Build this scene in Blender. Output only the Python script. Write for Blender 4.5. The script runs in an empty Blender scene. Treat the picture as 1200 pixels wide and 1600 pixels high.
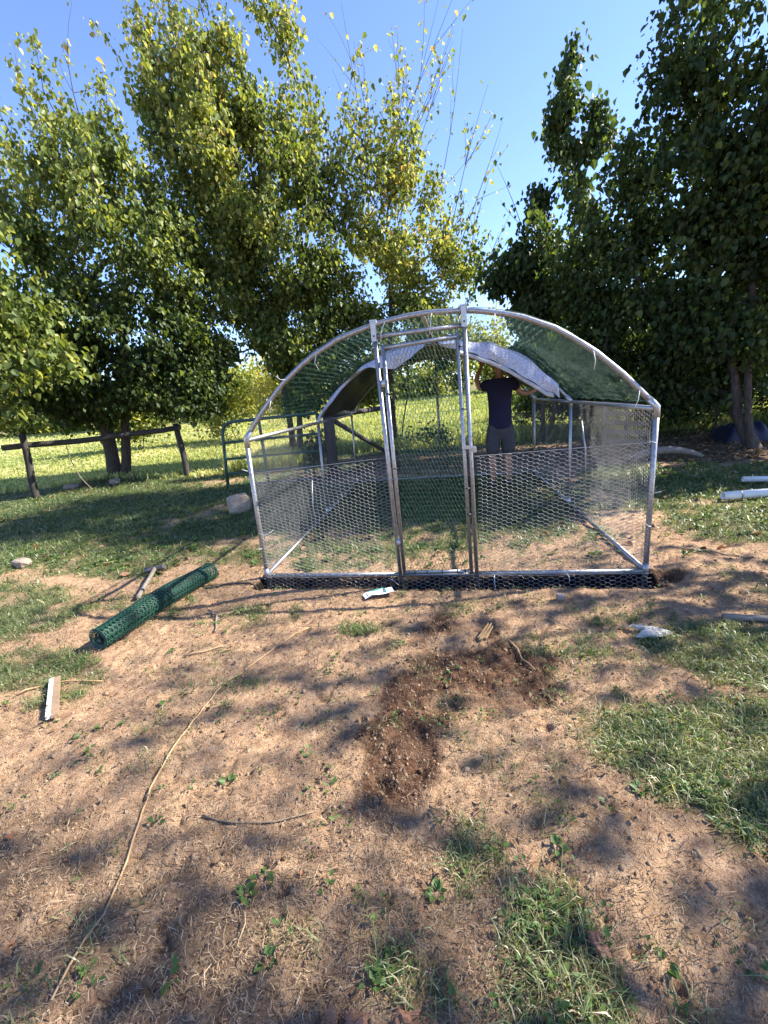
import bpy, math, random
import numpy as np
from mathutils import Vector, Matrix

random.seed(5)
rng = np.random.default_rng(11)
scene = bpy.context.scene
COL = scene.collection

# ------------------------------------------------------------------ camera, sky, sun, exposure
cam = bpy.data.cameras.new('camera')
cam.sensor_fit = 'HORIZONTAL'
cam.sensor_width = 36.0
cam.lens = 20.23
cam.clip_start = 0.05
cam.clip_end = 600
camo = bpy.data.objects.new('camera', cam)
COL.objects.link(camo)
CR = Vector((0.98698488, 0.133719, -0.08933128))
CD = Vector((-0.05098921, -0.26661573, -0.9624532))
CF = Vector((-0.1525154, 0.95448168, -0.25632747))
CAM = Vector((0.109, -3.242, 1.430))
camo.matrix_world = Matrix(((CR.x, -CD.x, -CF.x, CAM.x), (CR.y, -CD.y, -CF.y, CAM.y), (CR.z, -CD.z, -CF.z, CAM.z), (0, 0, 0, 1)))
scene.camera = camo

SUN_EL = math.radians(40)
SUN_AZ = math.atan2(0.965, 0.26)                # clockwise from +Y: low on the right, a little behind the coop front
world = bpy.data.worlds.new('World')
scene.world = world
world.use_nodes = True
wn = world.node_tree.nodes
sky = wn.new('ShaderNodeTexSky')
sky.sky_type = 'NISHITA'
sky.sun_disc = False
sky.sun_elevation = SUN_EL
sky.sun_rotation = SUN_AZ
sky.air_density = 0.95
sky.dust_density = 0.05
sky.ozone_density = 4.0
tint = wn.new('ShaderNodeMix')
tint.data_type = 'RGBA'; tint.blend_type = 'MULTIPLY'; tint.inputs[0].default_value = 1.0
tint.inputs[7].default_value = (0.83, 0.80, 0.94, 1)          # the phone's cool white balance
world.node_tree.links.new(sky.outputs[0], tint.inputs[6])
world.node_tree.links.new(tint.outputs[2], wn['Background'].inputs['Color'])
wn['Background'].inputs['Strength'].default_value = 0.12

sl = bpy.data.lights.new('sun', 'SUN')
sl.energy = 4.7
sl.angle = math.radians(0.55)
sl.color = (1.0, 0.93, 0.80)
so = bpy.data.objects.new('sun', sl)
COL.objects.link(so)
sd = Vector((math.sin(SUN_AZ) * math.cos(SUN_EL), math.cos(SUN_AZ) * math.cos(SUN_EL), math.sin(SUN_EL)))
so.rotation_euler = (-sd).to_track_quat('-Z', 'Y').to_euler()
so.location = sd * 60

scene.view_settings.view_transform = 'Standard'
scene.view_settings.look = 'None'
scene.view_settings.exposure = 1.78
scene.view_settings.gamma = 1.0
scene.view_settings.use_curve_mapping = False
scene.render.engine = 'CYCLES'
scene.cycles.max_bounces = 6
scene.cycles.transparent_max_bounces = 8

# ------------------------------------------------------------------ helpers
def tag(o, label=None, cat=None, group=None, kind=None):
    if label: o['label'] = label
    if cat: o['category'] = cat
    if group: o['group'] = group
    if kind: o['kind'] = kind
    return o

def empty(name, loc, label, cat, group=None):
    o = bpy.data.objects.new(name, None)
    COL.objects.link(o)
    o.location = loc
    o.empty_display_size = 0.2
    return tag(o, label, cat, group)

def link(name, me, parent=None):
    """link a mesh whose vertices are in world coordinates"""
    o = bpy.data.objects.new(name, me)
    COL.objects.link(o)
    if parent is not None:
        o.parent = parent
        base = parent
        off = Vector((0, 0, 0))
        while base is not None:
            off += Vector(base.location)
            base = base.parent
        o.location = -off if parent.parent is None else Vector((0, 0, 0))
    return o

def mesh_np(name, V, F, mat, attrs=None, smooth=False):
    V = np.ascontiguousarray(V, dtype=np.float32).reshape(-1, 3)
    F = np.ascontiguousarray(F, dtype=np.int32)
    k = F.shape[1]
    me = bpy.data.meshes.new(name)
    me.vertices.add(len(V))
    me.vertices.foreach_set('co', V.ravel())
    me.loops.add(F.size)
    me.loops.foreach_set('vertex_index', F.ravel())
    me.polygons.add(len(F))
    me.polygons.foreach_set('loop_start', np.arange(0, F.size, k, dtype=np.int32))
    me.polygons.foreach_set('loop_total', np.full(len(F), k, dtype=np.int32))
    if smooth:
        me.polygons.foreach_set('use_smooth', np.ones(len(F), dtype=bool))
    me.update(calc_edges=True)
    for an, av in (attrs or {}).items():
        a = me.attributes.new(an, 'FLOAT', 'POINT')
        a.data.foreach_set('value', np.ascontiguousarray(av, dtype=np.float32))
    me.materials.append(mat)
    return me

class MB:
    def __init__(s):
        s.v = []; s.f = []; s.m = []; s.mi = 0
    def add(s, vs, fs):
        b = len(s.v)
        s.v += [tuple(v) for v in vs]
        s.f += [tuple(i + b for i in f) for f in fs]
        s.m += [s.mi] * len(fs)
    def tube(s, pts, r, n=8, caps=True):
        pts = [Vector(p) for p in pts]
        rs = r if isinstance(r, (list, tuple)) else [r] * len(pts)
        t0 = (pts[1] - pts[0]).normalized()
        up = Vector((0, 0, 1)) if abs(t0.z) < 0.9 else Vector((1, 0, 0))
        a = t0.cross(up).normalized()
        vs = []; fs = []
        for i, p in enumerate(pts):
            t = (pts[min(i + 1, len(pts) - 1)] - pts[max(i - 1, 0)]).normalized()
            a = (a - t * a.dot(t)).normalized()
            b = t.cross(a)
            for k in range(n):
                an = 2 * math.pi * k / n
                vs.append(p + (a * math.cos(an) + b * math.sin(an)) * rs[i])
        for i in range(len(pts) - 1):
            for k in range(n):
                k2 = (k + 1) % n
                fs.append((i * n + k, i * n + k2, (i + 1) * n + k2, (i + 1) * n + k))
        if caps:
            fs.append(tuple(range(n - 1, -1, -1)))
            e = (len(pts) - 1) * n
            fs.append(tuple(range(e, e + n)))
        s.add(vs, fs)
    def box(s, c, size, rot=None, jit=0.0):
        vs = []
        for x in (-.5, .5):
            for y in (-.5, .5):
                for z in (-.5, .5):
                    v = Vector((x * size[0] + random.uniform(-jit, jit), y * size[1] + random.uniform(-jit, jit), z * size[2] + random.uniform(-jit, jit)))
                    if rot: v = rot @ v
                    vs.append(v + Vector(c))
        s.add(vs, [(0, 1, 3, 2), (4, 6, 7, 5), (0, 4, 5, 1), (2, 3, 7, 6), (0, 2, 6, 4), (1, 5, 7, 3)])
    def build(s, name, mats, parent=None, smooth=True, bevel=0.0, subsurf=0):
        me = bpy.data.meshes.new(name)
        me.from_pydata(s.v, [], s.f)
        for m in (mats if isinstance(mats, (list, tuple)) else [mats]):
            me.materials.append(m)
        me.polygons.foreach_set('material_index', s.m)
        if smooth:
            me.polygons.foreach_set('use_smooth', [True] * len(s.f))
        me.update()
        o = link(name, me, parent)
        if bevel:
            md = o.modifiers.new('bevel', 'BEVEL'); md.width = bevel; md.segments = 2; md.limit_method = 'ANGLE'
        if subsurf:
            md = o.modifiers.new('sub', 'SUBSURF'); md.levels = subsurf; md.render_levels = subsurf
        return o

def pipe(name, pts, r, mat, parent, n=10):
    m = MB(); m.tube(pts, r, n)
    o = m.build(name, mat, parent)
    return o

def prisms(A, B, ra, rb=None, n=3):
    """open n-sided prisms between point arrays A and B"""
    A = np.asarray(A, float); B = np.asarray(B, float)
    ra = np.broadcast_to(np.asarray(ra, float), (len(A),)); rb = ra if rb is None else np.broadcast_to(np.asarray(rb, float), (len(A),))
    t = B - A
    t /= np.linalg.norm(t, axis=1, keepdims=True) + 1e-9
    up = np.where(np.abs(t[:, 2:3]) < 0.9, np.array([[0, 0, 1.0]]), np.array([[1.0, 0, 0]]))
    a = np.cross(t, up); a /= np.linalg.norm(a, axis=1, keepdims=True) + 1e-9
    b = np.cross(t, a)
    V = np.zeros((len(A), 2 * n, 3))
    for k in range(n):
        an = 2 * math.pi * k / n
        d = a * math.cos(an) + b * math.sin(an)
        V[:, k] = A + d * ra[:, None]
        V[:, n + k] = B + d * rb[:, None]
    base = np.array([[k, (k + 1) % n, n + (k + 1) % n, n + k] for k in range(n)])
    F = (np.arange(len(A))[:, None, None] * 2 * n + base[None]).reshape(-1, 4)
    return V.reshape(-1, 3), F

def vn(x, y, s=0):
    xi = np.floor(x).astype(np.int64); yi = np.floor(y).astype(np.int64)
    fx = x - xi; fy = y - yi
    fx = fx * fx * (3 - 2 * fx); fy = fy * fy * (3 - 2 * fy)
    def h(i, j):
        n = (i * 374761393 + j * 668265263 + s * 1274126177) & 0xffffffff
        n = ((n ^ (n >> 13)) * 1274126177) & 0xffffffff
        n = ((n ^ (n >> 16)) * 2246822519) & 0xffffffff
        return ((n ^ (n >> 15)) & 0xffffff) / 0xffffff
    return (h(xi, yi) * (1 - fx) + h(xi + 1, yi) * fx) * (1 - fy) + (h(xi, yi + 1) * (1 - fx) + h(xi + 1, yi + 1) * fx) * fy

def fbm(x, y, f, o=4, s=0):
    r = 0; a = 0.5; t = 0
    for i in range(o):
        r = r + a * vn(x * f + 13.7 * i, y * f - 7.1 * i, s + i); t += a
        f *= 2.03; a *= 0.5
    return r / t

# ------------------------------------------------------------------ materials
def newmat(name):
    m = bpy.data.materials.new(name)
    m.use_nodes = True
    nt = m.node_tree
    return m, nt, nt.nodes['Principled BSDF'], nt.nodes['Material Output']

def ramp(nt, fac, stops):
    r = nt.nodes.new('ShaderNodeValToRGB')
    e = r.color_ramp.elements
    while len(e) < len(stops): e.new(0.5)
    for i, (p, c) in enumerate(stops):
        e[i].position = p; e[i].color = (*c, 1)
    nt.links.new(fac, r.inputs[0])
    return r.outputs[0]

def noise(nt, scale, detail=4, rough=0.6, coord='Object', stretch=None):
    tc = nt.nodes.new('ShaderNodeTexCoord')
    n = nt.nodes.new('ShaderNodeTexNoise')
    n.inputs['Scale'].default_value = scale; n.inputs['Detail'].default_value = detail; n.inputs['Roughness'].default_value = rough
    src = tc.outputs[coord]
    if stretch:
        mp = nt.nodes.new('ShaderNodeMapping'); mp.inputs['Scale'].default_value = stretch
        nt.links.new(src, mp.inputs[0]); src = mp.outputs[0]
    nt.links.new(src, n.inputs['Vector'])
    return n.outputs['Fac']

def bump(nt, bsdf, height, strength=0.4, dist=0.01):
    b = nt.nodes.new('ShaderNodeBump')
    b.inputs['Strength'].default_value = strength; b.inputs['Distance'].default_value = dist
    nt.links.new(height, b.inputs['Height']); nt.links.new(b.outputs[0], bsdf.inputs['Normal'])

def attr(nt, name):
    a = nt.nodes.new('ShaderNodeAttribute'); a.attribute_name = name
    return a.outputs['Fac']

def simple(name, stops, scale=20, rough=0.7, metal=0.0, bmp=0.3, bdist=0.004, stretch=None, spec=0.5, detail=4):
    m, nt, b, o = newmat(name)
    n = noise(nt, scale, detail, 0.6, stretch=stretch)
    nt.links.new(ramp(nt, n, stops), b.inputs['Base Color'])
    b.inputs['Roughness'].default_value = rough; b.inputs['Metallic'].default_value = metal
    b.inputs['Specular IOR Level'].default_value = spec
    if bmp: bump(nt, b, n, bmp, bdist)
    return m

def leafmat(name, stops, transl=0.45, spec=0.25, rough=0.5, tmul=1.5):
    m, nt, b, o = newmat(name)
    col = ramp(nt, attr(nt, 'hue'), stops)
    nt.links.new(col, b.inputs['Base Color'])
    b.inputs['Roughness'].default_value = rough
    b.inputs['Specular IOR Level'].default_value = spec
    t = nt.nodes.new('ShaderNodeBsdfTranslucent')
    mx = nt.nodes.new('ShaderNodeMix'); mx.data_type = 'RGBA'; mx.blend_type = 'MULTIPLY'; mx.inputs[0].default_value = 1.0
    mx.inputs[7].default_value = (tmul * 1.05, tmul, tmul * 0.45, 1)
    nt.links.new(col, mx.inputs[6]); nt.links.new(mx.outputs[2], t.inputs['Color'])
    s = nt.nodes.new('ShaderNodeMixShader'); s.inputs[0].default_value = transl
    nt.links.new(b.outputs[0], s.inputs[1]); nt.links.new(t.outputs[0], s.inputs[2]); nt.links.new(s.outputs[0], o.inputs['Surface'])
    return m

M = {}
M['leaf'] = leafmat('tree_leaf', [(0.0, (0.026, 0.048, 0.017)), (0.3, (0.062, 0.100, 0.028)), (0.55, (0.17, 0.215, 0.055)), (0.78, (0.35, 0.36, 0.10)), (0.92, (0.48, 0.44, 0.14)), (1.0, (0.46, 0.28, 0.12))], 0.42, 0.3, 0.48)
M['grass'] = leafmat('grass_blade', [(0.0, (0.060, 0.090, 0.036)), (0.4, (0.125, 0.170, 0.066)), (0.7, (0.22, 0.255, 0.11)), (1.0, (0.46, 0.41, 0.27))], 0.35, 0.5, 0.38)
M['crop'] = leafmat('field_grass', [(0.0, (0.16, 0.22, 0.07)), (0.5, (0.34, 0.38, 0.14)), (0.8, (0.49, 0.48, 0.22)), (1.0, (0.60, 0.53, 0.31))], 0.4, 0.2)
M['weed'] = leafmat('weed_leaf', [(0.0, (0.04, 0.085, 0.022)), (0.5, (0.07, 0.13, 0.032)), (1.0, (0.14, 0.20, 0.05))], 0.3, 0.35)
M['straw'] = leafmat('dry_straw', [(0.0, (0.11, 0.072, 0.045)), (0.4, (0.25, 0.175, 0.115)), (0.75, (0.36, 0.265, 0.175)), (1.0, (0.46, 0.36, 0.25))], 0.15, 0.2, 0.6, 1.0)
M['dead_leaf'] = leafmat('dead_leaf', [(0.0, (0.07, 0.045, 0.03)), (0.5, (0.17, 0.11, 0.07)), (0.8, (0.28, 0.20, 0.13)), (1.0, (0.30, 0.12, 0.06))], 0.2, 0.2, 0.6, 1.0)
M['bark'] = simple('bark', [(0.2, (0.022, 0.017, 0.014)), (0.5, (0.055, 0.043, 0.034)), (0.8, (0.12, 0.10, 0.08))], 14, 0.9, 0, 0.9, 0.02, (3, 3, 0.6))
M['clod'] = simple('soil_clod', [(0.2, (0.15, 0.095, 0.06)), (0.6, (0.28, 0.19, 0.12)), (0.9, (0.40, 0.30, 0.20))], 60, 0.95, 0, 0.5)
M['post_wood'] = simple('weathered_dark_wood', [(0.2, (0.018, 0.016, 0.015)), (0.55, (0.045, 0.040, 0.035)), (0.9, (0.11, 0.095, 0.08))], 12, 0.9, 0, 0.7, 0.01, (4, 4, 0.5))
M['grey_wood'] = simple('grey_wood', [(0.2, (0.10, 0.085, 0.07)), (0.6, (0.22, 0.19, 0.155)), (0.9, (0.33, 0.29, 0.24))], 12, 0.9, 0, 0.6, 0.006, (1, 5, 5))
M['old_slat'] = simple('old_slat_wood', [(0.2, (0.05, 0.042, 0.035)), (0.6, (0.11, 0.095, 0.08)), (0.9, (0.18, 0.16, 0.13))], 12, 0.9, 0, 0.6, 0.006, (1, 5, 5))
M['chip_wood'] = simple('yellow_wood', [(0.2, (0.22, 0.13, 0.06)), (0.6, (0.42, 0.27, 0.13)), (0.9, (0.55, 0.40, 0.22))], 30, 0.85, 0, 0.6, 0.006, (1, 6, 6))
M['red_wood'] = simple('rotten_red_wood', [(0.2, (0.12, 0.055, 0.03)), (0.55, (0.33, 0.16, 0.09)), (0.9, (0.52, 0.32, 0.2))], 40, 0.9, 0, 0.9, 0.01, (1, 5, 2))
M['twig'] = simple('twig', [(0.2, (0.12, 0.085, 0.055)), (0.8, (0.30, 0.23, 0.15))], 40, 0.85)
M['cane'] = simple('tan_vine', [(0.2, (0.26, 0.16, 0.075)), (0.8, (0.46, 0.31, 0.17))], 30, 0.7)
M['stone'] = simple('tan_stone', [(0.2, (0.17, 0.13, 0.10)), (0.6, (0.29, 0.235, 0.185)), (0.9, (0.40, 0.34, 0.28))], 14, 0.9, 0, 0.7, 0.012)
M['warm_stone'] = simple('warm_stone', [(0.2, (0.20, 0.15, 0.105)), (0.6, (0.36, 0.285, 0.21)), (0.9, (0.48, 0.40, 0.31))], 9, 0.9, 0, 1.0, 0.04)
M['pale_stone'] = simple('pale_stone', [(0.2, (0.36, 0.33, 0.28)), (0.8, (0.58, 0.54, 0.47))], 25, 0.9, 0, 0.5)
M['galv'] = simple('galvanised_steel', [(0.25, (0.19, 0.20, 0.21)), (0.5, (0.33, 0.335, 0.345)), (0.8, (0.47, 0.47, 0.47))], 55, 0.42, 0.8, 0.06, 0.001)
M['galv_plate'] = simple('zinc_plate', [(0.25, (0.34, 0.35, 0.36)), (0.8, (0.50, 0.50, 0.50))], 40, 0.4, 0.75, 0.05, 0.001)
M['wire'] = simple('galvanised_wire', [(0.2, (0.27, 0.27, 0.285)), (0.8, (0.42, 0.42, 0.42))], 80, 0.45, 0.4, 0, 0)
M['green_wire'] = simple('green_coated_wire', [(0.2, (0.010, 0.055, 0.038)), (0.8, (0.028, 0.115, 0.080))], 60, 0.5, 0, 0, 0)
M['gate_green'] = simple('dark_green_paint', [(0.2, (0.010, 0.045, 0.040)), (0.8, (0.03, 0.085, 0.075))], 20, 0.45, 0, 0.1, 0.001)
M['tie'] = simple('white_nylon', [(0.2, (0.70, 0.70, 0.68)), (0.8, (0.80, 0.80, 0.78))], 20, 0.4, 0, 0, 0)
M['black_tie'] = simple('black_nylon', [(0.2, (0.012, 0.012, 0.012)), (0.8, (0.025, 0.025, 0.025))], 20, 0.4, 0, 0, 0)
M['tarp_top'] = simple('silver_tarp', [(0.36, (0.27, 0.29, 0.36)), (0.48, (0.40, 0.42, 0.50)), (0.65, (0.50, 0.52, 0.60))], 50, 0.42, 0.1, 0.7, 0.012)
M['tarp_under'] = simple('tarp_underside', [(0.3, (0.012, 0.013, 0.018)), (0.7, (0.028, 0.03, 0.036))], 18, 0.55, 0, 0.5, 0.01)
M['tarp_hem'] = simple('tarp_hem', [(0.3, (0.30, 0.29, 0.27)), (0.7, (0.45, 0.44, 0.41))], 18, 0.6, 0, 0.4, 0.01)
M['pvc'] = simple('white_pvc', [(0.2, (0.60, 0.60, 0.58)), (0.6, (0.76, 0.76, 0.74))], 9, 0.35, 0, 0, 0)
M['dark'] = simple('dark_rubber_and_shade', [(0.2, (0.01, 0.01, 0.01)), (0.8, (0.03, 0.03, 0.03))], 30, 0.7)
M['steel'] = simple('worn_dark_steel', [(0.2, (0.05, 0.045, 0.042)), (0.8, (0.20, 0.18, 0.17))], 40, 0.5, 0.6, 0.2, 0.002)
M['blue_cloth'] = simple('dark_blue_sheet', [(0.2, (0.004, 0.004, 0.018)), (0.8, (0.010, 0.011, 0.045))], 10, 0.5, 0, 0.5, 0.01)
M['cloth_white'] = simple('dirty_white_cloth', [(0.2, (0.24, 0.20, 0.15)), (0.5, (0.42, 0.39, 0.34)), (0.8, (0.56, 0.55, 0.53))], 40, 0.9, 0, 0.8, 0.01)
M['peel'] = simple('peeling_white_paint', [(0.38, (0.16, 0.11, 0.075)), (0.46, (0.72, 0.72, 0.70)), (0.9, (0.8, 0.8, 0.79))], 45, 0.6, 0, 0.5, 0.003)
M['board_edge'] = simple('raw_board_edge', [(0.2, (0.16, 0.10, 0.06)), (0.8, (0.32, 0.22, 0.14))], 30, 0.85, 0, 0.4, 0.003, (1, 6, 6))
M['bag'] = simple('clear_bag', [(0.2, (0.55, 0.57, 0.66)), (0.8, (0.72, 0.73, 0.8))], 25, 0.25, 0, 0.4, 0.004)
M['teal_print'] = simple('teal_print', [(0.2, (0.05, 0.32, 0.30)), (0.8, (0.10, 0.42, 0.38))], 25, 0.4, 0, 0, 0)
M['pale_print'] = simple('pale_print', [(0.2, (0.62, 0.72, 0.66)), (0.8, (0.75, 0.80, 0.74))], 25, 0.4, 0, 0, 0)
M['skin'] = simple('skin', [(0.2, (0.30, 0.16, 0.10)), (0.8, (0.36, 0.20, 0.13))], 12, 0.5, 0, 0.05, 0.002)
M['hair'] = simple('dark_hair', [(0.2, (0.010, 0.008, 0.006)), (0.8, (0.03, 0.022, 0.016))], 60, 0.6, 0, 0.5, 0.004)
M['shirt'] = simple('navy_cotton', [(0.2, (0.006, 0.007, 0.03)), (0.8, (0.011, 0.013, 0.055))], 9, 0.9, 0, 0.5, 0.02)
M['shorts'] = simple('grey_cotton', [(0.2, (0.035, 0.038, 0.048)), (0.8, (0.065, 0.07, 0.082))], 9, 0.9, 0, 0.5, 0.02)
M['shoe'] = simple('dark_shoe', [(0.2, (0.02, 0.02, 0.02)), (0.8, (0.05, 0.05, 0.05))], 20, 0.7)

# ------------------------------------------------------------------ ground fields (cover, soil, litter)
def blobs(x, y, L):
    r = np.zeros_like(x)
    for cx, cy, rx, ry, a in L:
        d = ((x - cx) / rx) ** 2 + ((y - cy) / ry) ** 2
        r = np.maximum(r, a * np.clip(1.6 - 1.0 * d, 0, 1))
    return r

GRASS = [(1.35, -1.78, .62, .36, 1.1), (2.1, -1.5, .7, .7, 1), (1.6, -1.02, .5, .26, .75), (.13, -2.2, .11, .15, 1.0), (.32, -2.45, .16, .24, 1.15), (.62, -2.55, .1, .1, .5), (1.28, -1.78, .68, .44, .40), (.25, -2.4, .28, .40, .38),
         (-2.75, -1.3, .7, .28, 1), (-2.1, -1.45, .25, .16, .7), (-4.2, 1.3, 2.2, .85, .9), (-7, 1.6, 4, 1.3, 1), (-3.2, .6, .8, .45, .8), (-5.5, 3.0, 5, 1.9, .95), (-7.5, 5.0, 3.5, 1.5, .85), (-3.2, 6.0, 1.8, 1.3, .7), (-2.0, 2.6, 1.6, 1.4, .9), (-4.2, -.6, 1.4, .7, .8),
         (0, 2.6, 2.2, 1.7, 1.05), (.8, .85, .85, .35, .8), (-.7, .85, .75, .35, .75), (.9, .35, .5, .2, .5), (-.8, .4, .6, .25, .5), (0, 1.0, 1.4, .35, .8), (3.4, 2.6, 1.7, 1.5, .95), (2.9, 1.0, .75, .5, 1), (4.5, .8, 1.5, 1.5, .8), (2.3, -.5, .4, .25, .6),
         (.98, -.70, .25, .09, .6), (.2, -.57, .22, .07, .5), (-.53, -.8, .16, .08, .7), (-1.2, -1.25, .35, .2, .42), (-1.5, -.65, .6, .25, .5), (-2.3, -.45, .6, .3, .5), (-2.0, .7, .7, .35, .6), (.7, -1.0, .35, .14, .5), (-.05, -2.52, .12, .08, .7), (-.83, -1.96, .06, .08, .6), (-.45, -2.5, .16, .1, .4)]
COMP = [(-.17, -1.78, .16, .28, 1), (-.08, -1.45, .2, .22, .9), (.22, -1.2, .36, .22, .95), (.08, -.9, .24, .3, .6), (.35, -1.38, .25, .12, .6), (.08, -1.38, .3, .22, .62), (1.62, -.06, .16, .07, 1)]

def grass_f(x, y):
    g = blobs(x, y, GRASS)
    g = np.where(y > 7.6, 1.0, g)
    n = fbm(x, y, 1.7, 4, 3)
    n2 = fbm(x, y, 7.0, 3, 9)
    g = np.clip(g * 1.45 - 0.30 + (n - .5) * 2.1 * (g > .02) + (n2 - .5) * 1.5, 0, 1)
    g = g * np.clip((g - .05) * 1.5, 0, 1)
    sprig = np.clip((fbm(x, y, 3.0, 3, 61) - .52) * 3, 0, 1) * np.clip((fbm(x, y, 11., 2, 62) - .5) * 5, 0, 1) * .30
    return np.maximum(g, sprig * (y < 1.5))

def comp_f(x, y):
    c = blobs(x, y, COMP)
    tr = np.exp(-((y + .135 + .047 * x) / .10) ** 4) * ((x > -1.55) & (x < 1.58)) * 1.0
    n = fbm(x, y, 6.0, 4, 21)
    return np.clip(np.maximum(c * 1.6, tr * 1.5) + (n - .5) * 2.6 * (np.maximum(c, tr) > .03) - .3, 0, 1)

def litter_f(x, y):
    l = np.clip(1 - np.abs(y - 6.0) / 2.0, 0, 1) * np.clip((x + 2.9) / .8, 0, 1)
    a = np.exp(-((x + 8.0) ** 2 + ((y - 6.0)) ** 2) / 1.3)
    b = np.clip((x - 3.0) / 1.0, 0, 1) * np.clip((y - 3.6) / .8, 0, 1) * np.clip((9.5 - y) / 1.5, 0, 1)
    th = np.clip((-1.5 - y) / .8, 0, 1) * np.clip((fbm(x, y, 2.6, 4, 33) - .42) * 4, 0, 1) * .8
    return np.clip(th * (y < -1) + np.clip(np.maximum(np.maximum(l, a), b), 0, 1) * 1.4 + (fbm(x, y, 2.2, 3, 31) - .5) * .9 * (y > -1) - .1, 0, 1)

def ground_z(x, y):
    near = np.clip(1.5 - np.hypot(x, y + 1) / 9.0, 0, 1)
    z = (fbm(x, y, 1.1, 3, 41) - .5) * .05 * near
    z = z + (fbm(x, y, 5.5, 4, 42) - .5) * .035 * near * (1 + .6 * (fbm(x, y, 1.9, 2, 47) - .5))
    cl = fbm(x, y, 17., 4, 43)
    z = z + (np.abs(cl - .5) * -.026 + .005) * near + np.clip(cl - .62, 0, 1) * .07 * near - np.clip(fbm(x, y, 15., 3, 44) - .70, 0, 1) * .16 * near
    yt = y + .047 * x
    z = z - np.clip((yt + .25) / .10, 0, 1) * np.clip((.035 - yt) / .03, 0, 1) * np.clip((1.56 - np.abs(x)) / .06, 0, 1) * (.095 + .03 * fbm(x, y, 12., 2, 48))
    z = z - np.exp(-((x - 1.64) ** 2 + (y + .10) ** 2) / .012) * .06
    z = z + np.exp(-((x + 8.0) ** 2 + (y - 6.2) ** 2) / 0.8) * .14          # root mound round the left trunk
    z = z + comp_f(x, y) * (fbm(x, y, 14., 3, 45) - .5) * .07
    far = np.clip((y - 11) / 60, 0, 1)
    return z + far * far * 2.6 + (fbm(x, y, .05, 2, 46) - .5) * .8 * np.clip((np.hypot(x, y) - 25) / 60, 0, 1)

def axis(lo, hi, step, growth, end_lo, end_hi):
    a = list(np.arange(lo, hi, step))
    s = step; v = a[0]; left = []
    while v > end_lo:
        s *= growth; v -= s; left.append(v)
    s = step; v = a[-1]; right = []
    while v < end_hi:
        s *= growth; v += s; right.append(v)
    return np.array(left[::-1] + a + right)

gx = axis(-2.6, 2.2, .0125, 1.085, -260, 260)
gy = axis(-2.95, -.1, .0095, 1.07, -60, 320)
X, Y = np.meshgrid(gx, gy)
Z = ground_z(X, Y)
nx, ny = len(gx), len(gy)
idx = np.arange(nx * ny).reshape(ny, nx)
F = np.stack([idx[:-1, :-1], idx[:-1, 1:], idx[1:, 1:], idx[1:, :-1]], -1).reshape(-1, 4)

def soil_material():
    m, nt, b, o = newmat('soil')
    L = nt.links
    nbig = noise(nt, 2.2, 6, 0.6)
    nmid = noise(nt, 21, 8, 0.68)
    nfin = noise(nt, 150, 6, 0.7)
    dirt = ramp(nt, nmid, [(.26, (.165, .100, .063)), (.42, (.335, .225, .145)), (.58, (.455, .325, .218)), (.8, (.585, .455, .32))])
    warm = ramp(nt, nbig, [(.3, (.92, .84, .80)), (.7, (1.08, 1.03, .95))])
    def mix(fac, a, c, blend='MIX'):
        x = nt.nodes.new('ShaderNodeMix'); x.data_type = 'RGBA'; x.blend_type = blend
        if isinstance(fac, float): x.inputs[0].default_value = fac
        else: L.new(fac, x.inputs[0])
        L.new(a, x.inputs[6]); L.new(c, x.inputs[7])
        return x.outputs[2]
    fine = ramp(nt, nfin, [(.28, (.36, .33, .30)), (.45, (.90, .88, .86)), (.6, (1.08, 1.07, 1.05)), (.78, (1.4, 1.38, 1.35))])
    c = mix(1.0, dirt, warm, 'MULTIPLY')
    c = mix(attr(nt, 'compost'), c, ramp(nt, nmid, [(.3, (.040, .019, .011)), (.5, (.098, .050, .029)), (.7, (.20, .115, .070))]))
    c = mix(attr(nt, 'litter'), c, ramp(nt, nmid, [(.3, (.05, .036, .027)), (.55, (.12, .085, .06)), (.75, (.21, .155, .11))]))
    c = mix(attr(nt, 'grass'), c, ramp(nt, nmid, [(.3, (.07, .075, .034)), (.55, (.13, .135, .058)), (.75, (.22, .20, .10))]))
    c = mix(1.0, c, fine, 'MULTIPLY')
    c = mix(attr(nt, 'moist_shade'), c, ramp(nt, nmid, [(.35, (.006, .004, .003)), (.65, (.022, .016, .012))]))  # damp dark soil, with the trench's own shade painted into the colour
    L.new(c, b.inputs['Base Color'])
    b.inputs['Roughness'].default_value = .95
    b.inputs['Specular IOR Level'].default_value = .15
    add = nt.nodes.new('ShaderNodeMath'); add.operation = 'ADD'
    L.new(nmid, add.inputs[0]); L.new(nfin, add.inputs[1])
    bump(nt, b, add.outputs[0], .9, .014)
    return m

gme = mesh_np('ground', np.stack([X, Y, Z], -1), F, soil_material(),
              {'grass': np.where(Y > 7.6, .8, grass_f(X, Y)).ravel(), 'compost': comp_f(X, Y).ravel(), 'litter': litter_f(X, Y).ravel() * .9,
               'moist_shade': np.clip(np.exp(-((Y + .085 + .047 * X) / .145) ** 6) * (np.abs(X) < 1.56) * 1.7 - .5 * fbm(X, Y, 9., 3, 55), 0, 1).ravel()}, True)
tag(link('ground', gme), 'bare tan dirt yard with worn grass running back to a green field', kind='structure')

def gz(x, y):
    return float(ground_z(np.array([float(x)]), np.array([float(y)]))[0])

def in_view(x, y, m=1.25):
    dx = x - CAM.x; dy = y - CAM.y
    dep = CF.x * dx + CF.y * dy + CF.z * (0 - CAM.z)
    u = (CR.x * dx + CR.y * dy + CR.z * (0 - CAM.z))
    w = (CD.x * dx + CD.y * dy + CD.z * (0 - CAM.z))
    return (dep > .3) & (np.abs(u) < dep * .89 * m) & (np.abs(w) < dep * 1.187 * m)

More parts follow.
